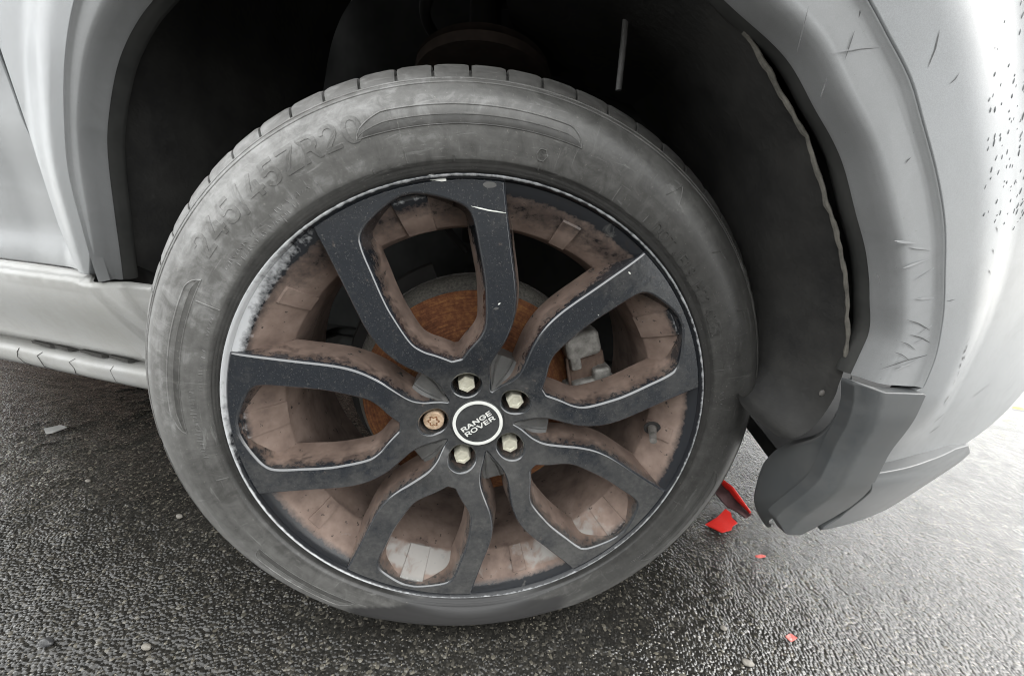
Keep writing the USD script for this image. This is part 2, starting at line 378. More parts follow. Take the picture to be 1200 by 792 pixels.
def paint(name, base, base2, dirt, rough=.34, metallic=.55, dirtamt=0.5, zlow=0.42):
    """silver paint, dirtier towards the sill: a film of road dirt that follows the height above the road"""
    return mat(name, {
        **GEO, 'sx': ('separate_xyz', {}), 'n': noise(9.0, 6.0, .62, .5), 'n2': noise(60.0, 6.0, .68, 1.0), 'sp': noise(420.0, 3.0, .6), 'flake': noise(1600.0, 2.0),
        'hr': ('map_range', {'from_min': zlow - .12, 'from_max': zlow + .22, 'to_min': 1.0, 'to_max': 0.12, 'clamp': True}),
        'a': ('math', {'math_type': 'multiply_add', 'value2': 1.4, 'value3': -0.55}), 'b': ('math', {'math_type': 'multiply'}),
        'b2': ('math', {'math_type': 'multiply_add', 'value2': 0.5, 'value3': -0.2}), 'b3': ('math', {'math_type': 'add', 'use_clamp': True}), 'b4': ('math', {'math_type': 'multiply', 'value2': dirtamt, 'use_clamp': True}),
        'fc': ('rgb_ramp', {'ramp': [(0.35, base), (0.65, base2)]}),
        'c': ('mix', {'color2': dirt}),
        'spr': ramp((0.70, 0.0), (0.78, 0.6)), 'c2': ('mix', {'color2': (.05, .05, .045)}),
        'r': ('mix_float', {'a': rough, 'b': 0.75}), 'me': ('mix_float', {'a': metallic, 'b': 0.0}),
        'bmp': ('bump', {'strength': 0.12, 'distance': 0.0008}),
        'p': ('principled_bsdf', {'coat_weight': 0.22, 'coat_roughness': 0.14, 'specular_ior_level': 0.5}),
    }, [('geo.position', f'{k}.vector') for k in ('n', 'n2', 'sp', 'flake')] + [
        ('geo.position', 'sx.vector'), ('sx.z', 'hr.value'), ('n.fac', 'a.value1'), ('a.value', 'b.value1'), ('hr.result', 'b.value2'), ('n2.fac', 'b2.value1'), ('b.value', 'b3.value1'), ('b2.value', 'b3.value2'), ('b3.value', 'b4.value1'),
        ('flake.fac', 'fc.fac'), ('fc.color', 'c.color1'), ('b4.value', 'c.fac'), ('sp.fac', 'spr.fac'), ('c.color', 'c2.color1'), ('spr.color', 'c2.fac'), ('c2.color', 'p.base_color'),
        ('n2.fac', 'bmp.height'), ('bmp.normal', 'p.normal'), ('b4.value', 'r.fac'), ('r.result', 'p.roughness'), ('b4.value', 'me.fac'), ('me.result', 'p.metallic')])


M_PAINT = paint('silver_paint', (.140, .146, .149), (.172, .178, .182), (.105, .102, .092), metallic=.25, rough=.36)
M_SILL = paint('dirty_silver_sill', (.24, .24, .235), (.28, .28, .27), (.19, .183, .15), dirtamt=.9, metallic=.15)
M_TRIM = paint('grey_arch_trim_plastic', (.205, .21, .213), (.225, .23, .232), (.11, .11, .107), rough=.5, metallic=.0, dirtamt=.65, zlow=.41)
M_BLACKTRIM = paint('dark_grey_bumper_plastic', (.030, .033, .035), (.038, .041, .043), (.085, .083, .077), rough=.45, metallic=.0, dirtamt=1.0, zlow=.38)
M_LIP = paint('grey_bumper_lip', (.05, .054, .056), (.06, .064, .066), (.10, .098, .092), rough=.42, metallic=.0, dirtamt=.6, zlow=.34)
M_SEAM = plain('black_seam', (.016, .015, .013), (.03, .028, .025), 60.0, .7)

# ------------------------------------------------------------------ ground
def asphalt():
    def axis(lo, hi, dlo, dhi, step, far):
        a = np.arange(dlo, dhi + 1e-9, step)
        g = step * 1.35 ** np.arange(1, 40)
        left = dlo - np.cumsum(g); left = left[left > lo][::-1]
        right = dhi + np.cumsum(g); right = right[right < hi]
        return np.r_[lo, left, a, right, hi]
    xs = axis(-400, 400, -1.3, 1.5, 0.008, 0)
    ys = axis(-400, 400, -0.45, 1.3, 0.008, 0)
    X, Y = np.meshgrid(xs, ys, indexing='ij')
    P = np.c_[X.ravel(), Y.ravel(), np.zeros(X.size)]
    near = np.clip(1.5 - np.hypot(P[:, 0] - .1, P[:, 1] - .4) / 2.0, 0, 1)
    P[:, 2] = -((meshkit.fbm(P * [30, 30, 1], 3, 5)) * 0.0035 + meshkit.fbm(P * [4, 4, 1], 2, 9) * 0.004) * near
    add('road', P, grid_faces(len(xs), len(ys)), M_ASPHALT, smooth=True, label='wet black asphalt road surface', kind='structure')


asphalt()

# unseen wall added behind the viewer for paint and black spokes to mirror
M_FRONT = plain('pale_render', (.20, .195, .185), (.29, .285, .27), 3.0, .85)
v, f = rbox((-5.0, -6.2, 1.4), (22.0, .5, 2.8), .02)
v2, f2 = rbox((-5.0, -6.15, 2.86), (22.2, .7, .12), .02)
add('added_reflection_wall', *join((v, f), (v2, f2)), M_FRONT, smooth=30, label='unseen pale wall added behind the viewer for reflections', cat='light_helper')

M_BRICK = plain('old_brick', (.09, .06, .045), (.16, .11, .085), 12.0, .85)
add('light_blocking_wall', *rbox((-6.0, 4.3, .8), (15.0, .22, 1.6), .02), M_BRICK, smooth=30, label='unseen wall added beyond the car to block light under it', cat='wall')  # unseen, added to block horizon light under the car

# ------------------------------------------------------------------ the car
car = UsdGeom.Xform.Define(stage, '/World/car')
car.AddTranslateOp().Set(Gf.Vec3d(0, 0, 0))
meta(car.GetPrim(), 'silver car with a dusty flat front tyre on a black alloy wheel', 'car')
CAR = '/World/car'

# --- plan curve of the car's flank; t equals x up to x = 0.1, then runs round the front corner
pl = np.array([(-3.2, .06), (-1.6, .0), (-.7, -.018), (-.4, -.022), (0.1, -.02), (.25, -.008), (.38, .03), (.45, .065), (.56, .14), (.77, .33), (.875, .50), (.93, .75), (.95, .98)])
seg = np.r_[0, np.cumsum(np.linalg.norm(np.diff(pl, axis=0), axis=1))]
seg = seg - seg[4] + .1
plx, ply = PchipInterpolator(seg, pl[:, 0]), PchipInterpolator(seg, pl[:, 1])
T1 = seg[-1]


def flank(t, z, off):
    """point of the flank at arc length t and height z, off metres outside the plan curve"""
    t = np.asarray(t, float)
    tx, ty = plx(t, 1), ply(t, 1)
    l = np.hypot(tx, ty)
    return np.stack([plx(t) + ty / l * off, ply(t) - tx / l * off, np.broadcast_to(z, t.shape)], -1)


# --- wheel arch curves in (t, z)
lip_pts = np.array([(-.452, .4635), (-.446, .498), (-.436, .535), (-.414, .605), (-.393, .641), (-.362, .679), (-.313, .714), (-.2, .757), (-.06, .776), (.07, .752),
                    (.171, .694), (.211, .669), (.239, .642), (.268, .614), (.296, .578), (.318, .550), (.338, .516), (.353, .480), (.353, .447)])
out_pts = np.array([(-.4490, .4635), (-.4490, .470), (-.4435, .524), (-.437, .567), (-.413, .626), (-.388, .669), (-.355, .708), (-.25, .782), (-.06, .830), (.12, .776),
                    (.231, .690), (.253, .670), (.273, .651), (.289, .632), (.319, .597), (.338, .572), (.355, .544), (.379, .501), (.391, .468), (.394, .446)])
lip_pts[:1] += (-.004, 0)


def curve(pts, n=220):
    s = np.r_[0, np.cumsum(np.linalg.norm(np.diff(pts, axis=0), axis=1))]
    q = np.linspace(0, s[-1], n)
    return np.c_[PchipInterpolator(s, pts[:, 0])(q), PchipInterpolator(s, pts[:, 1])(q)]


LIP, OUT = curve(lip_pts), curve(out_pts)
out_line = LineString(np.vstack([OUT, [(.400, .41), (.405, .36), (.405, .30)]]))


def smoothstep(x, a, b):
    u = np.clip((np.asarray(x) - a) / (b - a), 0, 1)
    return u * u * (3 - 2 * u)


def flare(t, z):
    """how far the bodywork stands out near the arch"""
    d = shapely.distance(shapely.points(np.c_[np.ravel(t), np.ravel(z)]), out_line).reshape(np.shape(t))
    w = np.where(np.asarray(t) > .1, .034, .026)
    low = np.where(np.asarray(t) > .1, smoothstep(z, .345, .44), 1)
    return low * (.011 * (1 - smoothstep(d, w - .010, w + .045)) + .004 * (1 - smoothstep(d, w + .01, w + .11)))


def flank_normal(fn, t, z, e=.0015):
    a = flank(t + e, z, fn(t + e, z)) - flank(t - e, z, fn(t - e, z))
    b = flank(t, z + e, fn(t, z + e)) - flank(t, z - e, fn(t, z - e))
    n = np.cross(a, b)
    return n / np.linalg.norm(n, axis=-1, keepdims=True)


def panel(name, poly, fn, material, step=.012, thick=.004, hem=.0012, **kw):
    """body panel: polygon in (t, z) laid on the flank at offset fn, its edges turned in"""
    p, t = mesh2d(poly, step)
    v = flank(p[:, 0], p[:, 1], fn(p[:, 0], p[:, 1]))
    n = flank_normal(fn, p[:, 0], p[:, 1])
    vs, fs, ns = [v], [t], [n]
    base = len(v)
    for ri, ring in enumerate([poly.exterior, *poly.interiors]):
        c = resample(np.array(ring.coords), step * .6)[:-1]
        k = len(c)
        tang = np.roll(c, -1, 0) - np.roll(c, 1, 0)
        sgn = 1.0 if shapely.LinearRing(c).is_ccw else -1.0
        if ri > 0:
            sgn = -sgn
        o2 = np.c_[tang[:, 1], -tang[:, 0]] * sgn
        o2 /= np.linalg.norm(o2, axis=1, keepdims=True) + 1e-12
        rows, nrm = [], []
        nn = flank_normal(fn, c[:, 0], c[:, 1])
        out3 = flank(c[:, 0] + o2[:, 0] * .001, c[:, 1] + o2[:, 1] * .001, fn(c[:, 0], c[:, 1])) - flank(c[:, 0], c[:, 1], fn(c[:, 0], c[:, 1]))
        out3 /= np.linalg.norm(out3, axis=1, keepdims=True)
        for (o, dep, wn, wo) in ((0, 0, 1, 0.), (.7 * hem, .3 * hem, .7, .7), (hem, hem, 0., 1.), (hem, thick, 0., 1.)):
            q = c + o2 * o
            rows.append(flank(q[:, 0], q[:, 1], fn(c[:, 0], c[:, 1]) - dep))
            nrm.append(nn * wn + out3 * wo)
        r = np.stack(rows, 1)
        f = grid_faces(k, len(rows), wrap_n=True)
        if sgn < 0:
            f = f[:, ::-1]
        vs.append(r.reshape(-1, 3)); fs.append(np.vstack([f[:, [0, 1, 2]], f[:, [0, 2, 3]]]) + base)
        m = np.stack(nrm, 1).reshape(-1, 3)
        ns.append(m / np.linalg.norm(m, axis=1, keepdims=True))
        base += r.shape[0] * r.shape[1]
    v, f, n = np.vstack(vs), np.vstack(fs), np.vstack(ns)
    fn_ = np.cross(v[f[:, 1]] - v[f[:, 0]], v[f[:, 2]] - v[f[:, 0]])
    flip = (fn_ * n[f].sum(1)).sum(1) < 0
    f[flip] = f[flip][:, ::-1]
    return add(name, v, f, material, parent=CAR, nrm=n, **kw)


gap = .0032
seam = np.array([(-.488, 1.02), (-.491, .80), (-.494, .672), (-.495, .571), (-.496, .522), (-.480, .4715)])
seam_up = seam[:6]
# wing and bumper skin: everything in front of the door, outside the arch trim
skin = Polygon(np.vstack([seam_up, [(-.462, .4715)], OUT[6:], [(.385, .43), (.385, .33), (.46, .335), (.51, .340), (.56, .346), (.59, .350), (.62, .356), (.65, .364), (.68, .378), (.705, .398), (.76, .44), (.9, .47), (T1, .47), (T1, .80),
                                 (1.0, .86), (.75, .93), (.4, 1.0), (0.0, 1.03)]]))
skin = skin.difference(Polygon(np.vstack([LIP[::1], OUT[::-1]])).buffer(.0018)).buffer(0)
skin = max(getattr(skin, 'geoms', [skin]), key=lambda g: g.area)


def skin_off(t, z):
    t, z = np.asarray(t, float), np.asarray(z, float)
    up = np.clip(z - .72, 0, 1)
    return flare(t, z) - .9 * up * up


panel('front_wing', skin, skin_off, M_PAINT, step=.0062, thick=.018, label='silver front wing and bumper corner with water drops and scuffs')

# door (upper skin, lower moulding)
def door_off(t, z):
    z = np.asarray(z, float)
    t = np.asarray(t, float)
    w = smoothstep(z, .52, .60)
    return flare(t, z) * .9 - .010 * smoothstep(z, .63, .55) + .010 * smoothstep(z, .52, .4745) - .9 * np.clip(z - .80, 0, 1) ** 2 + .012 * np.exp(-((z - .70) / .03) ** 2) * smoothstep(t, -.46, -.60)


door = Polygon(np.vstack([[(-3.1, .4745), (-3.1, 1.02)], seam_up - [gap * 1.6, 0], [(-.485, .4745)]]))
door_path = panel('front_door', door, door_off, M_PAINT, step=.010, thick=.018, label='silver front door skin above the sill moulding')


def mould_off(t, z):
    z = np.asarray(z, float)
    return .0 + .016 * smoothstep(z, .4705, .458) - .022 * smoothstep(z, .452, .36) - .02 * smoothstep(z, .365, .340)


mould = Polygon([(-3.1, .346), (-3.1, .4705), (-.4845, .4705), (-.4825, .458), (-.4745, .402), (-.456, .356), (-.460, .346)])
panel('door_moulding', mould, mould_off, M_SILL, step=.008, label='dirty silver lower door moulding with a bright ledge')
low = Polygon([(-.4790, .4705), (-.462, .4612), (-.398, .4612), (-.398, .33), (-.442, .349), (-.4670, .402), (-.4760, .458)])
add('seam_backing', *rbox((-.535, .055, .62), (.12, .05, .62), .01), M_DARK, parent=CAR, smooth=30)  # dark box added behind the door seam to stop light leaking through


def low_off(t, z):
    t, z = np.asarray(t, float), np.asarray(z, float)
    crease = (-.458) + (.46 - z) * .42
    return mould_off(t, z) + .004 - .020 * smoothstep(t, crease, crease + .02)


panel('lower_trim', low, low_off, M_SILL, step=.006, label='grey trim piece between door moulding and wheel arch')

# side sill: a rounded lip below the black gap
ts = np.linspace(-3.1, -.385, 260)
prof = np.array([(-.055, .352), (-.020, .3475), (-.012, .346), (-.004, .343), (.000, .338), (.001, .330), (-.002, .320), (-.010, .312), (-.022, .305), (-.045, .297), (-.09, .292), (-.25, .29)])
dip = meshkit.fbm(np.c_[ts * 9, ts * 0, ts * 0], 3, 4) - .5
V = np.stack([flank(ts, z + dip * .004 * (z < .34), o + dip * .006 * (z < .335)) for o, z in prof], 1)
add('side_sill', V.reshape(-1, 3), grid_faces(len(ts), len(prof))[:, ::-1], M_SILL, parent=CAR, smooth=50, label='dirty rounded side sill below the door')
rng = np.random.default_rng(8)
for k, tx in enumerate((-.70, -.655, -.59, -.515)):               # cracks across the sill
    q = np.array([flank(np.array([tx + .004 * math.sin(3 * i + k)]), z, o + .0006)[0] for i, (o, z) in enumerate(prof[3:9])])
    add('crack', *tube(q - [0, -.0006, 0], .00045, 5), M_SEAM, parent=CAR + '/side_sill')
for k, (ta, tb) in enumerate(((-.672, -.635), (-.625, -.60), (-.575, -.535), (-.52, -.487))):   # dark strips painting in the shadow of the gap
    b = [flank(np.array([u]), z, o)[0] for u, z, o in ((ta, .351, -.024), (tb, .349, -.024), (tb - .008, .349, -.010), (ta - .008, .351, -.010))]
    v = np.array(b + [p + [0, 0, .004] for p in b])
    add('gap_shadow_strip', v, np.array([[0, 1, 2, 3], [7, 6, 5, 4], [0, 4, 5, 1], [1, 5, 6, 2], [2, 6, 7, 3], [3, 7, 4, 0]]), M_SEAM, parent=CAR, smooth=False)

# --- arch trim
N = len(LIP)
mid = lambda a: LIP * (1 - a) + OUT * a
rows, offs = [], []
inw = LIP - OUT; inw /= np.linalg.norm(inw, axis=1, keepdims=True)
inw[:25] = inw[25]; inw[-25:] = inw[-26]
ret = np.linspace(0, 1, N)
for a, shift, off in ((.0, .0010, -.0120), (.0, .0008, -.0085), (.0, -.0004, -.0045), (.025, 0, .0005), (.07, 0, .0055), (.12, 0, .0085), (.18, 0, .0103), (.26, 0, .0112), (.5, 0, .0118), (.75, 0, .0122), (.90, 0, .0125), (.955, 0, .0150), (.985, 0, .0155), (1.0, 0, .0135), (1.0, -.001, .004)):
    p = mid(a) + inw * shift
    rows.append(flank(p[:, 0], p[:, 1], off))
V = np.stack(rows, 1)
add('arch_trim', V.reshape(-1, 3), grid_faces(N, len(rows))[:, ::-1], M_TRIM, parent=CAR, smooth=45, label='grey plastic wheel arch trim with scratches')

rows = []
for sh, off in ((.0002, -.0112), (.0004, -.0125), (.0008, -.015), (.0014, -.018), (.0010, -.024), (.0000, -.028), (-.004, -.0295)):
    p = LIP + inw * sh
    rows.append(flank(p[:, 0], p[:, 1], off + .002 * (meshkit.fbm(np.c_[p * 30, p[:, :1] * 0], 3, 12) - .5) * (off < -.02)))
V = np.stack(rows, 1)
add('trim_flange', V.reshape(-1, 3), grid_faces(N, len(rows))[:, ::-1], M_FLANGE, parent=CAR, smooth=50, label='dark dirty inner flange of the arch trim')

# --- bumper lower piece and lip
crease = np.array([(.331, .4475), (.3385, .431), (.346, .402), (.351, .369), (.351, .341), (.346, .313), (.342, .291), (.340, .278)])
bl = Polygon(np.vstack([crease, [(.352, .262), (.371, .2605), (.384, .2705), (.396, .2855), (.4025, .302), (.4015, .336), (.4005, .353), (.3995, .373), (.3975, .399), (.3945, .424), (.3925, .4415), (.352, .4425)]]))


def bl_off(t, z):
    t, z = np.asarray(t, float), np.asarray(z, float)
    dcr = t - np.interp(z, crease[::-1, 1], crease[::-1, 0])
    return -.009 * (1 - np.clip(dcr / .016, 0, 1)) ** 2 + .0140 + .0065 * smoothstep(z, .37, .425) - .0165 * smoothstep(z, .345, .265)


BT = panel('bumper_trim', bl, bl_off, M_BLACKTRIM, step=.005, thick=.012, label='dark grey textured bumper end piece behind the wheel gap')
bnd = np.array([(.345, .4465, -.004), (.358, .420, -.012), (.372, .372, -.028), (.372, .366, -.032), (.360, .349, -.044), (.354, .325, -.055), (.354, .304, -.060), (.356, .265, -.058), (.365, .243, -.052), (.376, .229, -.045), (.374, .236, -.038)])
sb = np.r_[0, np.cumsum(np.linalg.norm(np.diff(bnd, axis=0), axis=1))]; sb /= sb[-1]
qs = np.linspace(0, 1, 70)
B3 = np.c_[[PchipInterpolator(sb, bnd[:, k])(qs) for k in range(3)]].T
scr = np.r_[0, np.cumsum(np.linalg.norm(np.diff(crease, axis=0), axis=1))]; scr /= scr[-1]
C3 = np.c_[PchipInterpolator(scr, crease[:, 0])(qs), PchipInterpolator(scr, crease[:, 1])(qs)]
Cw = flank(C3[:, 0], C3[:, 1], bl_off(C3[:, 0], C3[:, 1]) - .0004)
Bw = flank(B3[:, 0], B3[:, 1], B3[:, 2])
V = np.stack([Cw * (1 - u) + Bw * u + np.array([-.004, .002, 0]) * math.sin(math.pi * u) for u in np.linspace(0, 1, 14)], 1)
V = np.concatenate([V, V[:, -1:] + np.array([.002, .006, .001])], 1)
add('inner_return', V.reshape(-1, 3), grid_faces(70, 15), M_BLACKTRIM, parent=BT, smooth=50)
lipp = Polygon([(.3915, .2680), (.4040, .285), (.4055, .330), (.3985, .343), (.4000, .3515), (.437, .3535), (.476, .357), (.535, .358), (.583, .351), (.597, .340), (.590, .321), (.55, .302), (.487, .281), (.435, .2735)])


def lip_off(t, z):
    t, z = np.asarray(t, float), np.asarray(z, float)
    return .0125 - .0085 * smoothstep(t, .44, .60) + .002 * smoothstep(z, .352, .338) - .015 * smoothstep(z, .345, .268)


panel('bumper_lip', lipp, lip_off, M_LIP, step=.006, thick=.012, label='grey lower bumper lip curving round the front corner')


def flank_mark(tz, width, fn, lift=.00025):
    """thin scratch or chip lying on the bodywork along (t, z) points"""
    q_ = resample(np.array(tz, float), .003)
    n_ = len(q_)
    d = np.gradient(q_, axis=0); d /= np.linalg.norm(d, axis=1, keepdims=True)
    nn = np.c_[-d[:, 1], d[:, 0]]
    w_ = np.interp(np.linspace(0, 1, n_), [0, .3, .8, 1], [.1, 1, .7, .1]) * width * .33
    a, b = q_ + nn * w_[:, None], q_ - nn * w_[:, None]
    v = np.stack([flank(a[:, 0], a[:, 1], fn(a[:, 0], a[:, 1]) + lift), flank(q_[:, 0], q_[:, 1], fn(q_[:, 0], q_[:, 1]) + lift * 1.1), flank(b[:, 0], b[:, 1], fn(b[:, 0], b[:, 1]) + lift)], 1)
    return v.reshape(-1, 3), grid_faces(n_, 3)


trim_face = lambda t, z: np.full(np.shape(t), .0122)
M_SCRATCH = plain('dark_scratch', (.035, .036, .036), (.07, .07, .07), 200.0, .6)
M_SCUFF = plain('pale_scuff', (.19, .193, .195), (.22, .222, .224), 200.0, .7)
M_SMEAR = plain('pale_smear', (.215, .22, .223), (.255, .258, .26), 260.0, .6)
M_CHIP = plain('brown_chip', (.06, .05, .04), (.16, .14, .12), 300.0, .7)
M_DROP = plain('grey_water_drop', (.09, .094, .096), (.15, .155, .158), 200.0, .12)
TRIM, WING = CAR + '/arch_trim', CAR + '/front_wing'
for (a, b, w_, m_) in (((.345, .461), (.389, .476), .0016, M_SCRATCH), ((.348, .504), (.375, .496), .0012, M_SCRATCH), ((.358, .492), (.383, .485), .0012, M_SCRATCH), ((.352, .486), (.371, .479), .0011, M_SCRATCH),
                       ((.351, .477), (.370, .470), .0011, M_SCRATCH), ((.306, .537), (.312, .530), .0016, M_SCRATCH),
                       ((.226, .652), (.226, .641), .0013, M_SCRATCH), ((.233, .675), (.233, .661), .0011, M_SCRATCH), ((.203, .686), (.204, .664), .0008, M_SCRATCH), ((.232, .686), (.233, .681), .0016, M_SCRATCH),
                       ((.293, .608), (.295, .612), .0014, M_SCRATCH), ((.290, .631), (.290, .625), .0016, M_SCRATCH)  , ((.222, .664), (.262, .668), .0012, M_SCUFF)):
    add('scratch', *flank_mark([a, ((a[0] + b[0]) / 2, (a[1] + b[1]) / 2 + .0012), b], w_, trim_face), m_, parent=TRIM, smooth=True)
rng = np.random.default_rng(31)
for i in range(26):
    t_, z_ = rng.uniform(.30, .375), rng.uniform(.455, .60)
    if not (np.interp(z_, [.45, .50, .55, .60], [.362, .350, .322, .285]) < t_ < np.interp(z_, [.45, .50, .55, .60], [.388, .374, .346, .308])):
        continue
    l_ = rng.uniform(.008, .022); an = rng.uniform(-.5, .9)
    add('smear', *flank_mark([(t_ - l_ * .5, z_ - l_ * .5 * an), (t_, z_ + rng.uniform(-.001, .001)), (t_ + l_ * .5, z_ + l_ * .5 * an)], rng.uniform(.0012, .004), trim_face, .00018), M_SMEAR, parent=TRIM, smooth=True)
sc = np.array([(.415, .497), (.417, .490), (.420, .482), (.422, .476), (.426, .466), (.430, .456), (.433, .445), (.437, .434), (.4385, .427)])
for i in range(len(sc) - 1):
    for j in range(2):
        c = sc[i] * rng.uniform(.2, .8) + 0; c = sc[i] + (sc[i + 1] - sc[i]) * rng.uniform(0, 1) + rng.uniform(-.002, .002, 2)
        d = np.array([rng.uniform(-.001, .003), -rng.uniform(.002, .006)])
        add('paint_chip', *flank_mark([c, c + d * .5 + [.0006, 0], c + d], rng.uniform(.0010, .0032), skin_off), M_CHIP if rng.random() < .6 else M_SCRATCH, parent=WING, smooth=True)
for a, b in (((.398, .545), (.404, .541)), ((.392, .560), (.397, .556)), ((.385, .575), (.391, .571)), ((.372, .520), (.379, .522)), ((.46, .40), (.475, .408)), ((.47, .385), (.483, .392)), ((.278, .676), (.280, .658)), ((.300, .657), (.297, .651)), ((.52, .42), (.545, .432))):
    add('paint_scratch', *flank_mark([a, ((a[0] + b[0]) / 2 + .001, (a[1] + b[1]) / 2), b], .0012, skin_off), M_SCRATCH if a[0] < .5 else M_SCUFF, parent=WING, smooth=True)
ico = trimesh.creation.icosphere(1, 1.0)
drops = []
for i in range(640):
    t_, z_ = rng.uniform(.300, .47), rng.uniform(.575, .80)
    if t_ < .318 + .5 * max(0, .67 - z_) or rng.random() < .4 * smoothstep(t_, .37, .30):
        continue
    t_ = np.array([t_]); z_ = np.array([z_])
    nn_ = flank_normal(skin_off, t_, z_)[0]; c_ = flank(t_, z_, skin_off(t_, z_))[0]
    up_ = np.array([0, 0, 1.0]) - nn_ * nn_[2]; up_ /= np.linalg.norm(up_); sd_ = np.cross(up_, nn_)
    a_ = rng.uniform(-.25, .25); up2 = up_ * math.cos(a_) + sd_ * math.sin(a_); sd2 = np.cross(up2, nn_)
    k_ = rng.uniform(.35, 1.05)
    v_ = np.array(ico.vertices)
    tail = 1 - .35 * np.clip(v_[:, 2], 0, 1)
    drops.append((c_ + np.outer(v_[:, 0] * tail, sd2) * .0007 * k_ + np.outer(v_[:, 2], up2) * .0019 * k_ * rng.uniform(.6, 1.5) + np.outer(v_[:, 1], nn_) * .0005 * k_, np.array(ico.faces)))
add('water_drops', *join(*drops), M_DROP, parent=WING, smooth=True, kind='stuff')

# --- liner, inner arch, underbody
liner_curve = LIP + inw * -.004
ys = [.012, .030, .055, .09, .14, .20, .27, .33]
V = np.stack([np.c_[plx(liner_curve[:, 0]), ply(liner_curve[:, 0]) + y, liner_curve[:, 1] + .012 * math.sin(k * 1.7)] for k, y in enumerate(ys)], 1)
V += (meshkit.fbm(V * 11, 3, 2)[..., None] - .5) * .02 * np.linspace(.2, 1, len(ys))[None, :, None]
V[..., 2] += .15 * smoothstep(np.arange(len(ys)), .2, 5)[None, :] * smoothstep(V[..., 2], .55, .72)
add('arch_liner', V.reshape(-1, 3), grid_faces(N, len(ys))[:, ::-1], M_LINER, parent=CAR, smooth=60, label='black dusty wheel arch liner')
bw = Polygon(np.vstack([np.c_[plx(liner_curve[:, 0]), liner_curve[:, 1]], [(.36, .25), (-.46, .25)]])).buffer(.16).intersection(shapely.union_all([shapely.box(-1, .20, .20, 2), shapely.box(.20, .37, 1, 2)]))
p, t = mesh2d(bw, .03)
v = np.c_[p[:, 0], .345 + meshkit.fbm(np.c_[p * 6, p[:, :1] * 0], 3, 7) * .05, p[:, 1]]
add('inner_arch_panel', v, t, M_INNER, parent=CAR, smooth=60, label='dark grey inner panel behind the brake')
ub = np.array([[-3.1, .02, .292], [.40, .06, .292], [.86, .56, .33], [.90, 1.7, .33], [-3.1, 1.7, .292]])
hole = Polygon([(-.46, -.1), (.36, -.1), (.36, .36), (-.46, .36)])
ubp = Polygon(ub[:, :2]).difference(hole)
p, t = mesh2d(ubp, .12)
v = np.c_[p, np.full(len(p), .2925)]
nb = len(v)
add('underbody', np.vstack([v, v + [0, 0, .02]]), np.vstack([t[:, ::-1], t + nb]), M_DARK, parent=CAR, smooth=False)
add('undertray', *join(rbox((-.1, .95, .235), (.9, .9, .11), .02), rbox((-1.6, .85, .24), (1.3, .8, .10), .02), rbox((-2.6, .9, .2), (.5, 1.3, .18), .03)), M_DARK, parent=CAR, smooth=30)
for wx, wy in ((0., 1.62), (-2.66, 1.62), (-2.66, .22)):
    vv, ff = cyl((wx, wy - .11, .345), (wx, wy + .11, .345), .345, sides=40)
    add('far_wheel', vv, ff, M_DARK, parent=CAR, smooth=30)
# bonnet / cabin skin closing the body above (mostly out of the picture, seen in reflections)
tt = np.linspace(-3.1, T1, 160)
zt = np.interp(tt, [-3.1, -.5, 0, .4, .75, 1.0, T1], [1.02, 1.02, 1.03, 1.0, .93, .86, .80])
edge = flank(tt, zt, skin_off(tt, zt) if False else -.9 * np.clip(zt - .72, 0, 1) ** 2)
cy = .98
V = np.stack([edge * (1 - u) + np.c_[np.clip(edge[:, 0], -3.1, .80), np.full(160, cy), zt + .10] * u + np.array([0, 0, .05 * math.sin(math.pi * u)]) for u in np.linspace(0, 1, 12)], 1)
add('bonnet', V.reshape(-1, 3), grid_faces(160, 12)[:, ::-1], M_PAINT, parent=CAR, smooth=60)
# lifted front edge of the liner, cracked away from the trim
tz = np.array([(-.02, .772), (.06, .752), (.13, .722), (.196, .673), (.205, .664), (.219, .650), (.238, .632), (.262, .603), (.280, .580), (.292, .566), (.306, .546), (.322, .523), (.336, .495), (.350, .466), (.360, .438), (.364, .410), (.356, .378), (.338, .366), (.318, .372)])
q = np.linspace(0, 1, 140)
qo = np.clip((q - .33) / .67, -.5, 1)
s = np.r_[0, np.cumsum(np.linalg.norm(np.diff(tz, axis=0), axis=1))]; s /= s[-1]
tq, zq = PchipInterpolator(s, tz[:, 0])(q), PchipInterpolator(s, tz[:, 1])(q)
rag = meshkit.fbm(np.c_[q * 60, q * 0, q * 0], 4, 3) - .5
E0 = flank(tq + .001, zq, -.0225 - .008 * smoothstep(qo, .75, 1))
E3 = flank(tq + .001 + rag * .0022, zq + rag * .0015, -.0225 - .008 * smoothstep(q, .75, 1))
back_end = np.c_[np.interp(qo, [-.5, 0, .3, .6, .8, 1], [-.04, .12, .21, .27, .285, .290]), np.interp(qo, [-.5, 0, .5, .8, 1], [.31, .30, .28, .22, .12]), np.interp(qo, [-.5, 0, .3, .6, .8, 1], [.77, .72, .62, .50, .42, .405])]
cols = []
for u in np.linspace(0, 1, 18):
    bulge = -.018 * math.sin(math.pi * min(1, u * 1.2)) * smoothstep(qo, .1, .5)
    Es = E3 if u < .01 else E0
    c = Es * (1 - u) + back_end * u
    c[:, 0] += bulge
    cols.append(c)
V = np.stack(cols, 1)
V += (meshkit.fbm(V * 5, 2, 6)[..., None] - .5) * .012 * np.linspace(0, 1, 18)[None, :, None]
FL = add('front_liner', V.reshape(-1, 3), grid_faces(140, 18), M_LINER, parent=CAR, smooth=True, label='black front liner panel with a torn pale edge lifted off the trim')
w = .0009 + .0013 * (meshkit.fbm(np.c_[q * 70, q * 0 + 3, q * 0], 3, 8))
add('torn_edge', *tube(E3[48:112], w[48:112], 7), M_LINER_EDGE, parent=FL)
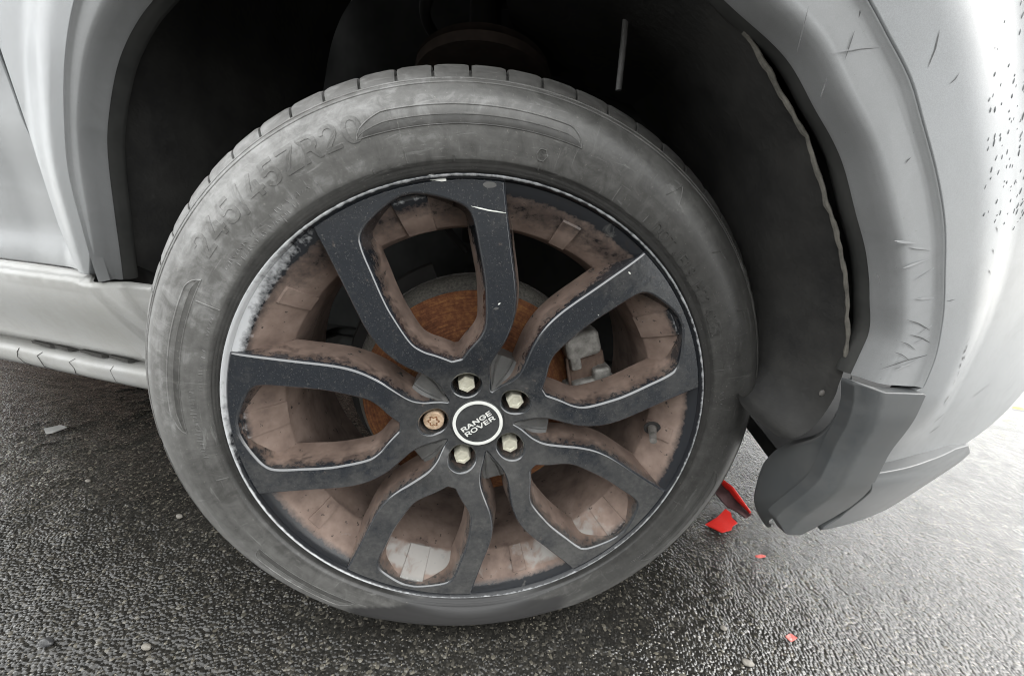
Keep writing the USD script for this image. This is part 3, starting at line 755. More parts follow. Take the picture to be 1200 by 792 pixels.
for (a, u) in ((121, .06), (126, .60)):
    c = V[a, int(u * 17)]
    sp = trimesh.creation.icosphere(2, .0028); vv = np.array(sp.vertices) * [1, .6, 1.2] + c
    add('clip', vv, np.array(sp.faces), M_VALVE, parent=FL, smooth=True)

# --- suspension seen over the tyre
add('spring_seat', *join(cyl(W((0.0, -.395, .235)), W((0.0, -.405, .237)), .088, .088, 40), cyl(W((0, -.405, .237)), W((0, -.412, .239)), .088, .06, 40)), M_SPRING, parent=CAR, smooth=40, label='dusty brown spring seat above the tyre')
hel = np.linspace(0, 2 * np.pi * 2.6, 150)
add('coil_spring', *tube(W(np.c_[.075 * np.cos(hel), -.425 - hel * .012, .24 + .075 * np.sin(hel)]), .007, 8), M_DARK, parent=CAR, smooth=50)
add('damper', *join(cyl(W((0, -.2, .232)), W((0, -.40, .236)), .027), cyl(W((0, -.41, .238)), W((0, -.62, .242)), .020)), M_DARK, parent=CAR, smooth=40)
add('sensor_cable', *tube([(.095, .1, .80), (.096, .1, .745), (.098, .1, .716), (.0995, .1, .681)], .0030, 8), M_CABLE, parent=CAR, smooth=50, label='thin grey cable hanging in the wheel arch')
add('knuckle', *join(rbox(W((0, .0, .19)), (.10, .09, .20), .02, MW), rbox(W((.0, -.14, .20)), (.045, .05, .16), .012, MW), rbox(W((.02, .13, .21)), (.09, .06, .05), .015, MW)), M_DARK, parent=CAR, smooth=40)
add('lower_arm', *cyl(W((.02, .15, .22)), (.05, .6, .26), .022, .03), M_DARK, parent=CAR, smooth=40)
add('drive_shaft', *cyl(W((0, 0, .24)), (.0, .62, .36), .018), M_DARK, parent=CAR, smooth=40)
add('brake_hose', *tube(W([(-.02, -.19, .19), (-.045, -.22, .16), (-.03, -.245, .15), (.005, -.24, .17), (.02, -.2, .2)]), .005, 8), M_DARK, parent=CAR, smooth=50)

# ------------------------------------------------------------------ tyre
half = [(.2600, .014), (.2690, .0055), (.2702, .0015), (.2712, .0030), (.2722, .0002), (.2735, .0022), (.2748, -.0008), (.2762, .0010), (.2778, -.0026), (.2800, -.0040),
        (.284, -.0052), (.290, -.0066), (.297, -.0080), (.305, -.0088), (.313, -.0084), (.320, -.0066), (.3260, -.0036), (.3310, .0000), (.3350, .0040), (.3370, .0070), (.3382, .0090), (.3386, .0104), (.3370, .0116)]
shoulder = [(.3392, .0128), (.3418, .0146), (.3452, .0180), (.3486, .0225), (.3517, .0280), (.3548, .0365), (.3580, .0500), (.3598, .0600)]
SH = np.array(shoulder)


def contact(p):
    """the flat tyre standing on the road: squashes the section below the hub and bulges it outwards"""
    p = np.array(p, float)
    r = np.hypot(p[..., 0], p[..., 1]); a = np.arctan2(p[..., 1], p[..., 0])
    rmax = np.where(np.sin(a) > .3, (HUB + .0) / np.maximum(np.sin(a), .3), 9)
    lim = np.minimum(.364, -np.log(np.exp(-rmax * 160) + np.exp(-.368 * 160)) / 160)
    s = np.clip((lim - .262) / (.364 - .262), .1, 1)
    rn = np.where(r > .262, .262 + (r - .262) * s, r)
    sq = 1 - s
    t = np.clip((r - .266) / (.364 - .266), 0, 1)
    bul = sq * .034 * np.sin(np.pi * np.clip(t ** .8, 0, 1))
    side = np.where(p[..., 2] < .115, -1, 1) * np.clip(np.abs(p[..., 2] - .115) / .10, 0, 1)
    out = np.stack([np.cos(a) * rn, np.sin(a) * rn, p[..., 2] + side * bul], -1)
    return out


fine = []
hp = np.array(half)
for i in range(len(hp) - 1):
    k = 1 if hp[i, 0] < .277 else 2
    fine += [tuple(hp[i] + (hp[i + 1] - hp[i]) * j / k) for j in range(k)]
fine.append(tuple(hp[-1]))
outer = fine + [(.3370, .0135), (.3378, .0150), (.3405, .0190), (.3440, .0235), (.3472, .0290), (.3505, .038), (.3535, .0505), (.3550, .060), (.3550, .0685), (.3605, .069), (.3625, .085), (.3630, .1025), (.3560, .103), (.3560, .111), (.3638, .1115)]
prof = outer + [(r, .23 - z) for r, z in outer[::-1]]
NT = 720
V, F = revolve(prof, NT)


def polar_of(p):
    """(arc length round the tyre, radius, depth), the seam at the foot"""
    p = np.asarray(p)
    a = (np.arctan2(p[..., 1], p[..., 0]) - np.pi / 2) % (2 * np.pi)
    return np.stack([a * .33, np.hypot(p[..., 0], p[..., 1]), p[..., 2]], -1).reshape(-1, 3)


ang = np.linspace(0, 2 * np.pi, NT, endpoint=False)
pr = np.array(prof)


def dust_and_shade(p):
    """dry dust on the rubber, right side darkened for arch shade: (dust, wet band)"""
    x, y = p[..., 0], p[..., 1]
    r = np.hypot(x, y); a = np.degrees(np.arctan2(y, x))
    left = np.exp(-((((a + 140 + 180) % 360) - 180) / 62.) ** 2)
    low = smoothstep(y, .02, .26)
    d = .25 + .36 * left + .16 * low * smoothstep(x, .25, -.1) + .05 * low + .08 * smoothstep(y, -.1, -.3) - .06 * smoothstep(x, .05, .3) + .10 * np.exp(-((r - .318) / .012) ** 2) - .42 * np.exp(-((r - .2725) / .0042) ** 2)  # includes painted arch shade on the right side
    # dark damp foot of the tyre
    yb = y + .010 * (meshkit.fbm(np.stack([x * 24, y * 0, y * 0], -1), 3, 5) - .5)
    wet = smoothstep(yb, .2610, .2640) * smoothstep(np.abs(x + .020), .165, .140)
    return np.stack([np.clip(d, 0, 1), wet, 0 * d], -1)


Vd = contact(V)
TYRE = add('tyre', W(Vd.reshape(-1, 3)), F[:, ::-1], M_TYRE, parent=CAR, smooth=True, wear=dust_and_shade(Vd).reshape(-1, 3), polar=polar_of(Vd), label='dusty low profile road tyre, flat at the bottom')
NB = 70
for k in range(NB):
    a0 = 2 * np.pi * k / NB + .0006 * math.sin(k * 2.3)
    a1 = 2 * np.pi * (k + 1) / NB + .0006 * math.sin((k + 1) * 2.3) - .0026 / .35
    if -250 < np.degrees((a0 + a1) / 2) and 205 < np.degrees((a0 + a1) / 2) % 360 < 206:
        pass
    P, _ = revolve(SH, 9, a0, a1)
    low = P.copy()
    rr = np.hypot(P[..., 0], P[..., 1])[..., None]
    low[..., :2] = P[..., :2] * (1 - .0045 / rr)
    e = P.copy()                                    # softened ends
    for i, d in ((0, .0007), (8, .0007)):
        e[i, :, :2] *= (1 - d / np.hypot(P[i, :, 0], P[i, :, 1]))[:, None]
    n, m = 9, len(SH)
    top = e.reshape(-1, 3); bot = low.reshape(-1, 3)
    f = [grid_faces(n, m)[:, ::-1]]
    idx = np.arange(n * m).reshape(n, m)
    def wall(line, flip):
        q = np.stack([line[:-1], line[1:], line[1:] + n * m, line[:-1] + n * m], 1)
        return q[:, ::-1] if flip else q
    f += [wall(idx[0], False), wall(idx[-1], True), wall(idx[:, 0], True), wall(idx[:, -1], False)]
    allv = contact(np.vstack([top, bot]))
    add('tread_block', W(allv), np.vstack(f), M_TYRE, parent=TYRE, smooth=32, wear=dust_and_shade(allv), polar=polar_of(allv))


def side_z(r):
    return np.interp(r, hp[:, 0], hp[:, 1])


def letters(text, height, r_base, a_mid, width=None, h=.0008, bold=False, name='lettering', outline=False):
    m = meshkit.text_mesh(text, height, depth=1.0, bold=bold)
    v, f = tm(m)
    x0, x1 = v[:, 0].min(), v[:, 0].max()
    wd = width or (x1 - x0)
    u = (v[:, 0] - (x0 + x1) / 2) * wd / (x1 - x0)
    a = math.radians(a_mid) + u / (r_base + height / 2)
    r = r_base + v[:, 1]
    z = side_z(r) + .0004 - h * np.where(v[:, 2] > .5, 1, -.5)
    P = contact(np.stack([np.cos(a) * r, np.sin(a) * r, z], -1))
    fn = np.cross(P[f[:, 1]] - P[f[:, 0]], P[f[:, 2]] - P[f[:, 0]])
    w = dust_and_shade(P); w[:, 0] -= .06
    add(name, W(P), f[:, ::-1] if False else f, M_TYRE, parent=TYRE, smooth=False, wear=w, polar=polar_of(P))


letters('245/45ZR20', .0175, .3015, -125.5, width=.178, h=.0008, bold=True)
letters('DOT', .0100, .2790, -53.4, h=.0011, bold=True)
letters('JF19', .0100, .2790, -46.2, h=.0011, bold=True)
letters('H22', .0100, .2790, -38.4, h=.0011, bold=True)
letters('4121', .0100, .2800, -31.0, h=.0011, bold=True)
letters('S', .0050, .2865, -81.0, h=.0008, bold=True)


def ridge(path_ra, rad, name='sidewall_ridge', h=None, dw=.08):
    """thin raised moulding line along (radius, angle in degrees) points"""
    q = np.array(path_ra, float)
    s = np.r_[0, np.cumsum(np.hypot(np.diff(q[:, 0]), np.radians(np.diff(q[:, 1])) * .3))]
    n = max(3, int(s[-1] / .004))
    ss = np.linspace(0, s[-1], n)
    r, a = np.interp(ss, s, q[:, 0]), np.radians(np.interp(ss, s, q[:, 1]))
    P = contact(np.stack([np.cos(a) * r, np.sin(a) * r, side_z(r) - rad * .1], -1))
    v, f = tube(P, rad, 6)
    w = dust_and_shade(v); w[:, 0] += dw
    add(name, W(v), f, M_TYRE, parent=TYRE, smooth=True, wear=w, polar=polar_of(v))


for a, r0, r1 in ((-104, .279, .288), (-81, .2775, .2815), (-66, .279, .292), (-58.5, .280, .2870), (-19, .279, .289), (-150, .279, .297), (-128, .2775, .281), (170, .279, .290), (20, .279, .290), (-96, .2775, .281), (-110, .2775, .281), (-20.6, .2885, .2885)):
    ridge([(r0, a), (r1, a + .05)], .0006)
ridge([(.2885, -20.2), (.2885, -17.8)], .0006)
th = np.linspace(0, 2 * np.pi, 19)
ridge([(.2885 + .0048 * math.sin(t), -81 + math.degrees(.0048 * math.cos(t) / .288)) for t in th], .0005)
# faint rows of dashes where the small print has worn off, and big worn emboss marks
rng = np.random.default_rng(21)


def worn_marks(a0, a1, r, hgt, pitch, rad):
    parts, n = [], 0
    for a in np.arange(a0, a1, math.degrees(pitch / r)):
        if rng.random() < .15:
            continue
        b = rng.uniform(-.3, .3)
        rr0, rr1 = r + rng.uniform(0, .3) * hgt, r + rng.uniform(.6, 1) * hgt
        q = np.array([[rr0, a], [rr1, a + b]])
        r_, a_ = q[:, 0], np.radians(q[:, 1])
        P = contact(np.stack([np.cos(a_) * r_, np.sin(a_) * r_, side_z(r_)], -1))
        parts.append(tube(np.array([P[0], P.mean(0), P[1]]), rad, 4))
    v, f = join(*parts)
    w = dust_and_shade(v)
    add('worn_relief', W(v), f, M_TYRE, parent=TYRE, smooth=False, wear=w, polar=polar_of(v), kind='stuff')


worn_marks(-142, -119, .2860, .0042, .0035, .0005)
worn_marks(-140, -124, .2805, .0040, .0035, .0005)
worn_marks(-168, -152, .2805, .004, .0035, .0005)
worn_marks(176, 192, .2870, .006, .004, .0005)
worn_marks(-13, -2, .2855, .0035, .0030, .0004)
worn_marks(28, 42, .296, .004, .0036, .0005)
for a in (-57, -43, -30):          # large worn brand relief: only broken strokes are left
    ridge([(.3085, a - 1.4), (.3240, a + .2)], .0005, 'worn_stroke', dw=.02)
    if a in (-57, -36.5, -24):
        ridge([(.3240, a + .2), (.3085, a + 1.7)], .0005, 'worn_stroke', dw=.02)
    else:
        ridge([(.316, a - .8), (.317, a + 1.3)], .0005, 'worn_stroke', dw=.02)


def band(a0, a1, r_in, r_out, name='sidewall_band'):
    """long crescent on the sidewall: recessed rough strip with a raised rim"""
    a = np.linspace(a0, a1, 60)
    u = (a - a0) / (a1 - a0)
    e = np.clip(np.minimum(u / .13, (1 - u) / .07), 0, 1)
    inner = r_in + 0 * a
    outer_ = inner + (r_out - r_in) * np.sqrt(e) * (1 - .15 * (u - .4))
    m_ = inner + (outer_ - inner) * .48
    ridge(np.c_[outer_, a], .0006)
    ridge(np.c_[m_, a], .0005, dw=-.02)
    ridge(np.c_[inner, a], .0005, dw=-.02)
    w_ = np.linspace(.1, .92, 6)
    R = inner[:, None] + (m_ - inner)[:, None] * w_
    A = np.radians(np.broadcast_to(a[:, None], R.shape))
    P = contact(np.stack([np.cos(A) * R, np.sin(A) * R, side_z(R) - .0003], -1))
    w = dust_and_shade(P); w[..., 0] -= .20
    add(name, W(P.reshape(-1, 3)), grid_faces(60, 6), M_TYRE, parent=TYRE, smooth=True, wear=w.reshape(-1, 3), polar=polar_of(P))


band(-110.5, -75, .3025, .3160)
band(-178, -146, .2990, .3090)
band(8, 40, .3025, .3150)
band(122, 150, .300, .314)
for r in (.3362, .3325):
    ridge([(r, a) for a in np.linspace(-180, 178, 260)], .0008)

# ------------------------------------------------------------------ alloy wheel
AX = -106.0                                    # axis of the first pair of arms, degrees in the wheel frame
dep = PchipInterpolator([0, .03, .038, .05, .06, .07, .09, .12, .16, .20, .262, .30], [.0362, .0362, .0360, .0348, .0305, .0258, .0175, .0092, .0056, .0042, .0030, .0030])


def face_pt(p, extra=0.0):
    r = np.hypot(p[:, 0], p[:, 1])
    return np.c_[p, dep(r) + extra]


def face_n(p):
    r = np.hypot(p[:, 0], p[:, 1])
    g = dep(np.maximum(r, 1e-6), 1)[:, None] * p / np.maximum(r, 1e-6)[:, None]
    n = np.c_[g, -np.ones(len(p))]
    return n / np.linalg.norm(n, axis=1, keepdims=True)


eh = np.array([(.0445, 36.0), (.052, 32.0), (.060, 28.6), (.068, 25.7), (.076, 24.5), (.083, 24.4), (.09, 25.1), (.10, 26.7), (.11, 28.1), (.12, 29.1), (.13, 29.5), (.14, 29.5), (.15, 29.1), (.16, 28.35), (.17, 27.35), (.18, 26.2), (.19, 25.05), (.20, 23.95),
               (.21, 23.0), (.22, 22.15), (.23, 21.4), (.24, 20.7), (.25, 20.1), (.258, 19.7), (.2652, 19.5)])
EH = CubicSpline(eh[:, 0], eh[:, 1])
wh = np.array([(.0052, .0920), (.0178, .1035), (.030, .1130), (.038, .1232), (.0425, .1370), (.0455, .1500), (.0487, .1660), (.0503, .1820), (.0513, .2000), (.0524, .2200), (.0518, .2290), (.0490, .2355), (.0440, .2402), (.0360, .2450), (.028, .2490), (.016, .2540), (.006, .2568)])


def ang2(r, deg):
    a = np.radians(np.asarray(deg))
    return np.c_[np.asarray(r) * np.cos(a), np.asarray(r) * np.sin(a)]


rs = np.linspace(.0445, .2652, 150)
pieces = []
holes = []
for k in range(5):
    c = AX + 72 * k
    up = ang2(rs, c - EH(rs)); dn = ang2(rs, c + EH(rs))
    arc = ang2(np.full(30, .2652), np.linspace(c - 19.5, c + 19.5, 30))
    pieces.append(Polygon(np.vstack([[[0, 0]], up, arc[1:-1], dn[::-1]])))
    ca, sa = math.cos(math.radians(c)), math.sin(math.radians(c))
    s_ = np.r_[0, np.cumsum(np.linalg.norm(np.diff(wh, axis=0), axis=1))]
    q = np.linspace(0, s_[-1], 90)
    wx, wy = PchipInterpolator(s_, wh[:, 0])(q), PchipInterpolator(s_, wh[:, 1])(q)
    loop = np.vstack([np.c_[wy, wx], np.c_[wy[::-1], -wx[::-1]]])
    holes.append(Polygon(np.c_[loop[:, 0] * ca - loop[:, 1] * sa, loop[:, 0] * sa + loop[:, 1] * ca]))
lug_c = [np.array([.0540 * math.cos(math.radians(AX + 72 * k)), .0540 * math.sin(math.radians(AX + 72 * k))]) for k in range(5)]
lug_holes = [Point(*c).buffer(.0168, quad_segs=16) for c in lug_c]
face = unary_union(pieces).union(Point(0, 0).buffer(.0448, quad_segs=40))
face = face.buffer(.0007).buffer(-.0014).buffer(.0007)
face = face.difference(unary_union(holes + lug_holes))
face = max(getattr(face, 'geoms', [face]), key=lambda g: g.area)
SEAM = .086
rings = []
for ri, ring in enumerate([face.exterior, *face.interiors]):
    c = resample(np.array(ring.coords), .0016)[:-1]
    ccw = shapely.LinearRing(c).is_ccw
    if (ri == 0) != ccw:
        c = c[::-1]                                       # material always on the left
    t_ = np.roll(c, -1, 0) - np.roll(c, 1, 0)
    o = np.c_[t_[:, 1], -t_[:, 0]]; o /= np.linalg.norm(o, axis=1, keepdims=True)   # out of the material
    is_lug = min(np.linalg.norm(c.mean(0) - q) for q in lug_c) < .004 and len(c) < 90
    rings.append((c, o, is_lug))
BEV = .0021
inset = [c - o * (BEV if not lug else .0022) for c, o, lug in rings]
face_in = Polygon(inset[0], [q for q in inset[1:]]).buffer(0)
face_in = max(getattr(face_in, 'geoms', [face_in]), key=lambda g: g.area)
gx, gy = np.meshgrid(np.arange(-.268, .268, .0035), np.arange(-.268, .268, .0030))
gx[1::2] += .00175
g = np.c_[gx.ravel(), gy.ravel()]
g = g[shapely.contains_xy(face_in.buffer(-.0015), g[:, 0], g[:, 1])]
sr_ = ang2(np.full(400, SEAM), np.linspace(0, 360, 400, endpoint=False))
sr_ = sr_[shapely.contains_xy(face_in.buffer(-.0008), sr_[:, 0], sr_[:, 1])]
g = g[np.abs(np.hypot(g[:, 0], g[:, 1]) - SEAM) > .0012]
P2 = np.vstack(inset + [sr_, g])
T2 = Delaunay(P2).simplices
cen = P2[T2].mean(1)
T2 = T2[shapely.contains_xy(face_in, cen[:, 0], cen[:, 1])]
ar = np.cross(P2[T2[:, 1]] - P2[T2[:, 0]], P2[T2[:, 2]] - P2[T2[:, 0]])
T2 = T2[np.abs(ar) > 1e-11]
cen = P2[T2].mean(1)


def sector(p):
    r = np.hypot(p[:, 0], p[:, 1])
    a = (np.degrees(np.arctan2(p[:, 1], p[:, 0])) - AX + 36) % 360
    return np.where(r < SEAM, 0, 1 + (a // 72).astype(int))


def film(P):
    """dust film on the black face: more on the lower arms and in the hub"""
    y = P[:, 1]; r = np.hypot(P[:, 0], P[:, 1])
    return np.clip(.07 + .40 * smoothstep(y, -.14, .22) + .16 * smoothstep(r, .12, .06) + .10 * smoothstep(P[:, 0], -.05, .22), 0, 1)


V3 = face_pt(P2); N3 = face_n(P2)
buckets = {i: ([], [], [], [], [0]) for i in range(6)}


def put(i, v, n, w, f):
    b = buckets[i]
    b[0].append(v); b[1].append(n); b[2].append(w); b[3].append(f + b[4][0]); b[4][0] += len(v)


sec = sector(cen)
for i in range(6):
    t = T2[sec == i]
    u, inv = np.unique(t, return_inverse=True)
    put(i, V3[u], N3[u], np.c_[np.zeros(len(u)), film(V3[u]), np.zeros(len(u))], inv.reshape(-1, 3))
for (c, o, lug), ins in zip(rings, inset):
    k = len(c)
    rr = np.hypot(c[:, 0], c[:, 1])
    fn_ = face_n(ins)
    o3 = np.c_[o, np.zeros(k)]
    rim_fade = smoothstep(rr, .262, .250)                 # at the rim the walls melt into the barrel
    tipfade = smoothstep(rr, .050, .075) if not lug else np.ones(k)
    wall = (np.full(k, .030) if lug else (.006 + (.036 * tipfade)) * (.25 + .75 * rim_fade))
    b = BEV if not lug else .0022
    rows = [(ins, 0 * rr, 1.0, 0.0, 0), (ins + o * b * .08, np.full(k, b * .03), .86, .5, 0)]
    rows.append((ins + o * b * .55, np.full(k, b * .42), .72, .70, .0))
    rows.append((ins + o * b * .95, np.full(k, b * .92), .55, .84, .0))
    rows.append((ins + o * b * 1.0, np.full(k, b * 1.0), .1, 1., .1))
    for u in (.08, .22, .45, .72, 1.0):
        dr = .0075 * u * rim_fade * (0 if lug else 1)
        rows.append((c + o * np.asarray(dr)[:, None], b + wall * u, -.12 if not lug else 0, 1.0, min(1., .25 + u * 1.15)))
    back = .0075 * rim_fade * (0 if lug else 1)
    vs, ns, ws = [], [], []
    for q, d, wn, wo, side in rows:
        vs.append(np.c_[q, dep(np.hypot(ins[:, 0], ins[:, 1])) + d])
        n = fn_ * wn + o3 * wo
        ns.append(n / np.linalg.norm(n, axis=1, keepdims=True))
        # dust on the sides: faces that look up and the inner half carry more
        upness = smoothstep(-o[:, 1], -.5, .6)
        s_ = side * (.82 + .25 * upness) if not lug else side * .55
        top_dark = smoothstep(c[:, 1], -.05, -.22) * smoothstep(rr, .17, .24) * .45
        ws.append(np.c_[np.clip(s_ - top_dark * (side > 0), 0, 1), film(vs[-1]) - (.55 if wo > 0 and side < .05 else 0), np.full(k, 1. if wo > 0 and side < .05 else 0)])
    VV, NN, WW = np.stack(vs, 1), np.stack(ns, 1), np.stack(ws, 1)
    m = len(rows)
    ids = sector(c)
    F4 = grid_faces(k, m, wrap_n=True)
    fi = ids[F4[:, 0] // m]
    for i in np.unique(fi):
        f = F4[fi == i]
        u, inv = np.unique(f, return_inverse=True)
        put(i, VV.reshape(-1, 3)[u], NN.reshape(-1, 3)[u], WW.reshape(-1, 3)[u], np.vstack([inv.reshape(-1, 4)[:, [0, 1, 2]], inv.reshape(-1, 4)[:, [0, 2, 3]]]))
# barrel and flange
bp = [(.2640, .0060), (.2655, .0012), (.2664, .0001), (.2675, -.0006), (.2686, .0004), (.2690, .0040), (.2680, .0100)]
inner_b = [(.2640, .0048), (.2610, .0060), (.2570, .0085), (.2530, .0120), (.2495, .0155), (.2470, .0185), (.2430, .0230), (.2380, .0285), (.2330, .0345), (.2295, .0395), (.2270, .0430), (.2258, .0445), (.2252, .0475), (.2258, .0560), (.2240, .0610), (.2235, .0900), (.2300, .1300), (.2320, .1700), (.2420, .1950), (.2450, .2300), (.2600, .2340)]
prof = bp[::-1] + inner_b
V, F = revolve(prof, 540)
r_, z_ = np.array(prof).T
P = V.reshape(-1, 3)
aa = np.arctan2(P[:, 1], P[:, 0])
rim_low = smoothstep(P[:, 1], .12, .20)
dust = np.broadcast_to(np.interp(z_, [0, .0080, .0125, .017, .045], [0, .05, .55, .92, 1.0]), V.shape[:2]).ravel().copy()
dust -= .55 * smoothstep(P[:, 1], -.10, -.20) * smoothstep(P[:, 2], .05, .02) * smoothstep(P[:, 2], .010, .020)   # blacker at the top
dust = np.where(P[:, 2] > .06, .95, dust)
wash_glare = smoothstep(P[:, 1], .115, .190) * smoothstep(P[:, 2], .052, .040) * smoothstep(P[:, 2], .014, .022) * .68 * (.75 + .5 * np.sin(aa * 7 + 1.))  # sky glare on the wet lower barrel, painted as pale colour
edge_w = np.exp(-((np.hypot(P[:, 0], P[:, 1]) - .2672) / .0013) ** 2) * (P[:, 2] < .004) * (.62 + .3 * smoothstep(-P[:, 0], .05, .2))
lip_sheen = np.exp(-((((np.degrees(aa) + 156 + 180) % 360) - 180) / 27.) ** 2)  # sky sheen on the left lip, painted into the colour
edge_w = np.maximum(edge_w, lip_sheen * 1.05 * smoothstep(np.hypot(P[:, 0], P[:, 1]), .2480, .2650) * (P[:, 2] < .013))
ALLOY = add('alloy_wheel', W(P), F[:, ::-1], M_BARREL, parent=CAR, smooth=28, wear=np.c_[np.clip(dust, 0, 1), np.clip(wash_glare, 0, 1), edge_w],
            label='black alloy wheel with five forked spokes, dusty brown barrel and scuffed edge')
for i in range(6):
    v, n, w, f = (np.vstack(x) for x in buckets[i][:4])
    fn_ = np.cross(v[f[:, 1]] - v[f[:, 0]], v[f[:, 2]] - v[f[:, 0]])
    flip = (fn_ * n[f].sum(1)).sum(1) < 0
    f[flip] = f[flip][:, ::-1]
    add('hub' if i == 0 else 'spoke', W(v), f, M_SPOKE, parent=ALLOY, nrm=n @ MW.T, wear=w)
# raised pads on the barrel, one in each window and one between the arms
rng = np.random.default_rng(4)
bar_r, bar_z = np.array(inner_b[2:12]).T
for k in range(10):
    c = AX + 36 * k
    w0 = 3.6 if k % 2 == 0 else 2.2
    s = np.linspace(0, 1, 8)
    zz = np.interp(s, [0, 1], [.0100 if k % 2 == 0 else .0165, .0440])
    rb = np.interp(zz, bar_z, bar_r)
    a = np.linspace(c - w0, c + w0, 7)
    top = np.stack([ang2(rb - .0021 - .0004 * (1 - s), np.full(8, x)) for x in a], 0)
    bot = np.stack([ang2(rb + .002, np.full(8, x + (x - c) * .10)) for x in a], 0)
    vt = np.concatenate([top, np.broadcast_to(zz[None, :, None], (7, 8, 1))], -1).reshape(-1, 3)
    vb = np.concatenate([bot, np.broadcast_to(zz[None, :, None] + .0006, (7, 8, 1))], -1).reshape(-1, 3)
    idx = np.arange(56).reshape(7, 8)
    def wl(line):
        return np.stack([line[:-1], line[1:], line[1:] + 56, line[:-1] + 56], 1)
    f = np.vstack([grid_faces(7, 8), wl(idx[0])[:, ::-1], wl(idx[-1]), wl(idx[:, 0]), wl(idx[:, -1])[:, ::-1]])
    P = np.vstack([vt, vb])
    y = P[:, 1]
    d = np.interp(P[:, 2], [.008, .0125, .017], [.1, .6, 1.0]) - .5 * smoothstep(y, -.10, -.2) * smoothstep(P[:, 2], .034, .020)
    ws = smoothstep(y, .115, .190) * .66 * (.75 + .5 * np.sin(np.arctan2(y, P[:, 0]) * 7 + 1.))  # the same painted sky glare on the pads
    m = trimesh.Trimesh(W(P), np.vstack([f[:, [0, 1, 2]], f[:, [0, 2, 3]]]), process=False)
    m.fix_normals()
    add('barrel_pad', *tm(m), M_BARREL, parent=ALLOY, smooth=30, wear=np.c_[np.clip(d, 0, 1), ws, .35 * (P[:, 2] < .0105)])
# grey recess floors between the bolts
for k in range(5):
    c = AX + 36 + 72 * k
    s = np.linspace(0, 1, 14)
    r = .0452 + (.0905 - .0452) * s
    halfw = np.clip(36 - EH(r), 0, None) * .97
    vs = []
    for u in (-1.1, -1, -.62, -.5, -.38, 0, .38, .5, .62, 1, 1.1):
        zz = .0362 - .002 * (s < .02) + .0050 * s - .0016 * (1 - abs(abs(u) - .5) / .12 if abs(abs(u) - .5) < .1 else 0) * smoothstep(s, .1, .3) - (.0035 if abs(u) >= 1 else 0) * np.minimum(1, s * 4) + (.03 if abs(u) > 1 else 0)
        zz = np.maximum(zz, dep(r) + .0006)
        vs.append(np.c_[ang2(r, c + u * halfw), zz])
    V = np.stack(vs, 0)
    V = np.concatenate([V, V[:, -1:] + np.array([0, 0, .03])], 1)
    n0, n1 = V.shape[:2]
    P = V.reshape(-1, 3)
    add('hub_recess', W(P), grid_faces(n0, n1), M_WEB, parent=ALLOY, smooth=24)
# bolts
for k, c in enumerate(lug_c):
    zt = .0345
    disc = cyl([c[0], c[1], .0625], [c[0], c[1], .064], .0170, sides=30)
    if k != 4:
        phi = np.radians(AX + 72 * k + [8, 40, -14, 25, 0][k]) + np.arange(6) * np.pi / 3
        hexa = lambda r, z: np.c_[c[0] + r * np.cos(phi), c[1] + r * np.sin(phi), np.full(6, z)]
        R = .0110
        rws = [hexa(R, .060), hexa(R, zt + .0016), hexa(R * .93, zt), hexa(R * .60, zt + .0002), hexa(R * .54, zt + .0008), hexa(R * .02, zt + .0006)]
        v = np.vstack(rws); f = grid_faces(6, 6, wrap_m=True)
        m = trimesh.Trimesh(W(v), np.vstack([f[:, [0, 1, 2]], f[:, [0, 2, 3]]]), process=False); m.fix_normals()
        LN = add('lug_nut', *tm(m), M_NUT, parent=ALLOY, smooth=25)
    else:
        a = np.linspace(0, 2 * np.pi, 48, endpoint=False)
        ring = lambda r, z: np.c_[c[0] + r * np.cos(a), c[1] + r * np.sin(a), np.full(48, z) if np.ndim(z) == 0 else z]
        star = .0048 + .0011 * np.cos(6 * a)
        rws = [ring(.0125, .06), ring(.0125, zt + .0015), ring(.0112, zt), ring(star + .0022, zt - .0004), ring(star + .0012, zt + .0010), ring(star, zt + .0010), ring(star * .9, zt - .0008), ring(.0002, zt - .0010)]
        v = np.vstack(rws); f = grid_faces(8, 48, wrap_m=True)
        m = trimesh.Trimesh(W(v), np.vstack([f[:, [0, 1, 2]], f[:, [0, 2, 3]]]), process=False); m.fix_normals()
        add('locking_nut', *tm(m), M_LOCK, parent=ALLOY, smooth=30, label='rusty round locking wheel bolt with a star key pattern')
        tb = tube(W(np.c_[c[0] + (.0056 + .0011 * np.cos(6 * a)) * np.cos(a), c[1] + (.0056 + .0011 * np.cos(6 * a)) * np.sin(a), np.full(48, zt + .0002)])[np.r_[0:48, 0]], .0006, 5)
        add('star_groove', *tb, M_LOCK_DARK, parent=ALLOY, smooth=True)
    add('bolt_hole', W(disc[0]), disc[1], M_HOLE, parent=ALLOY, smooth=False)
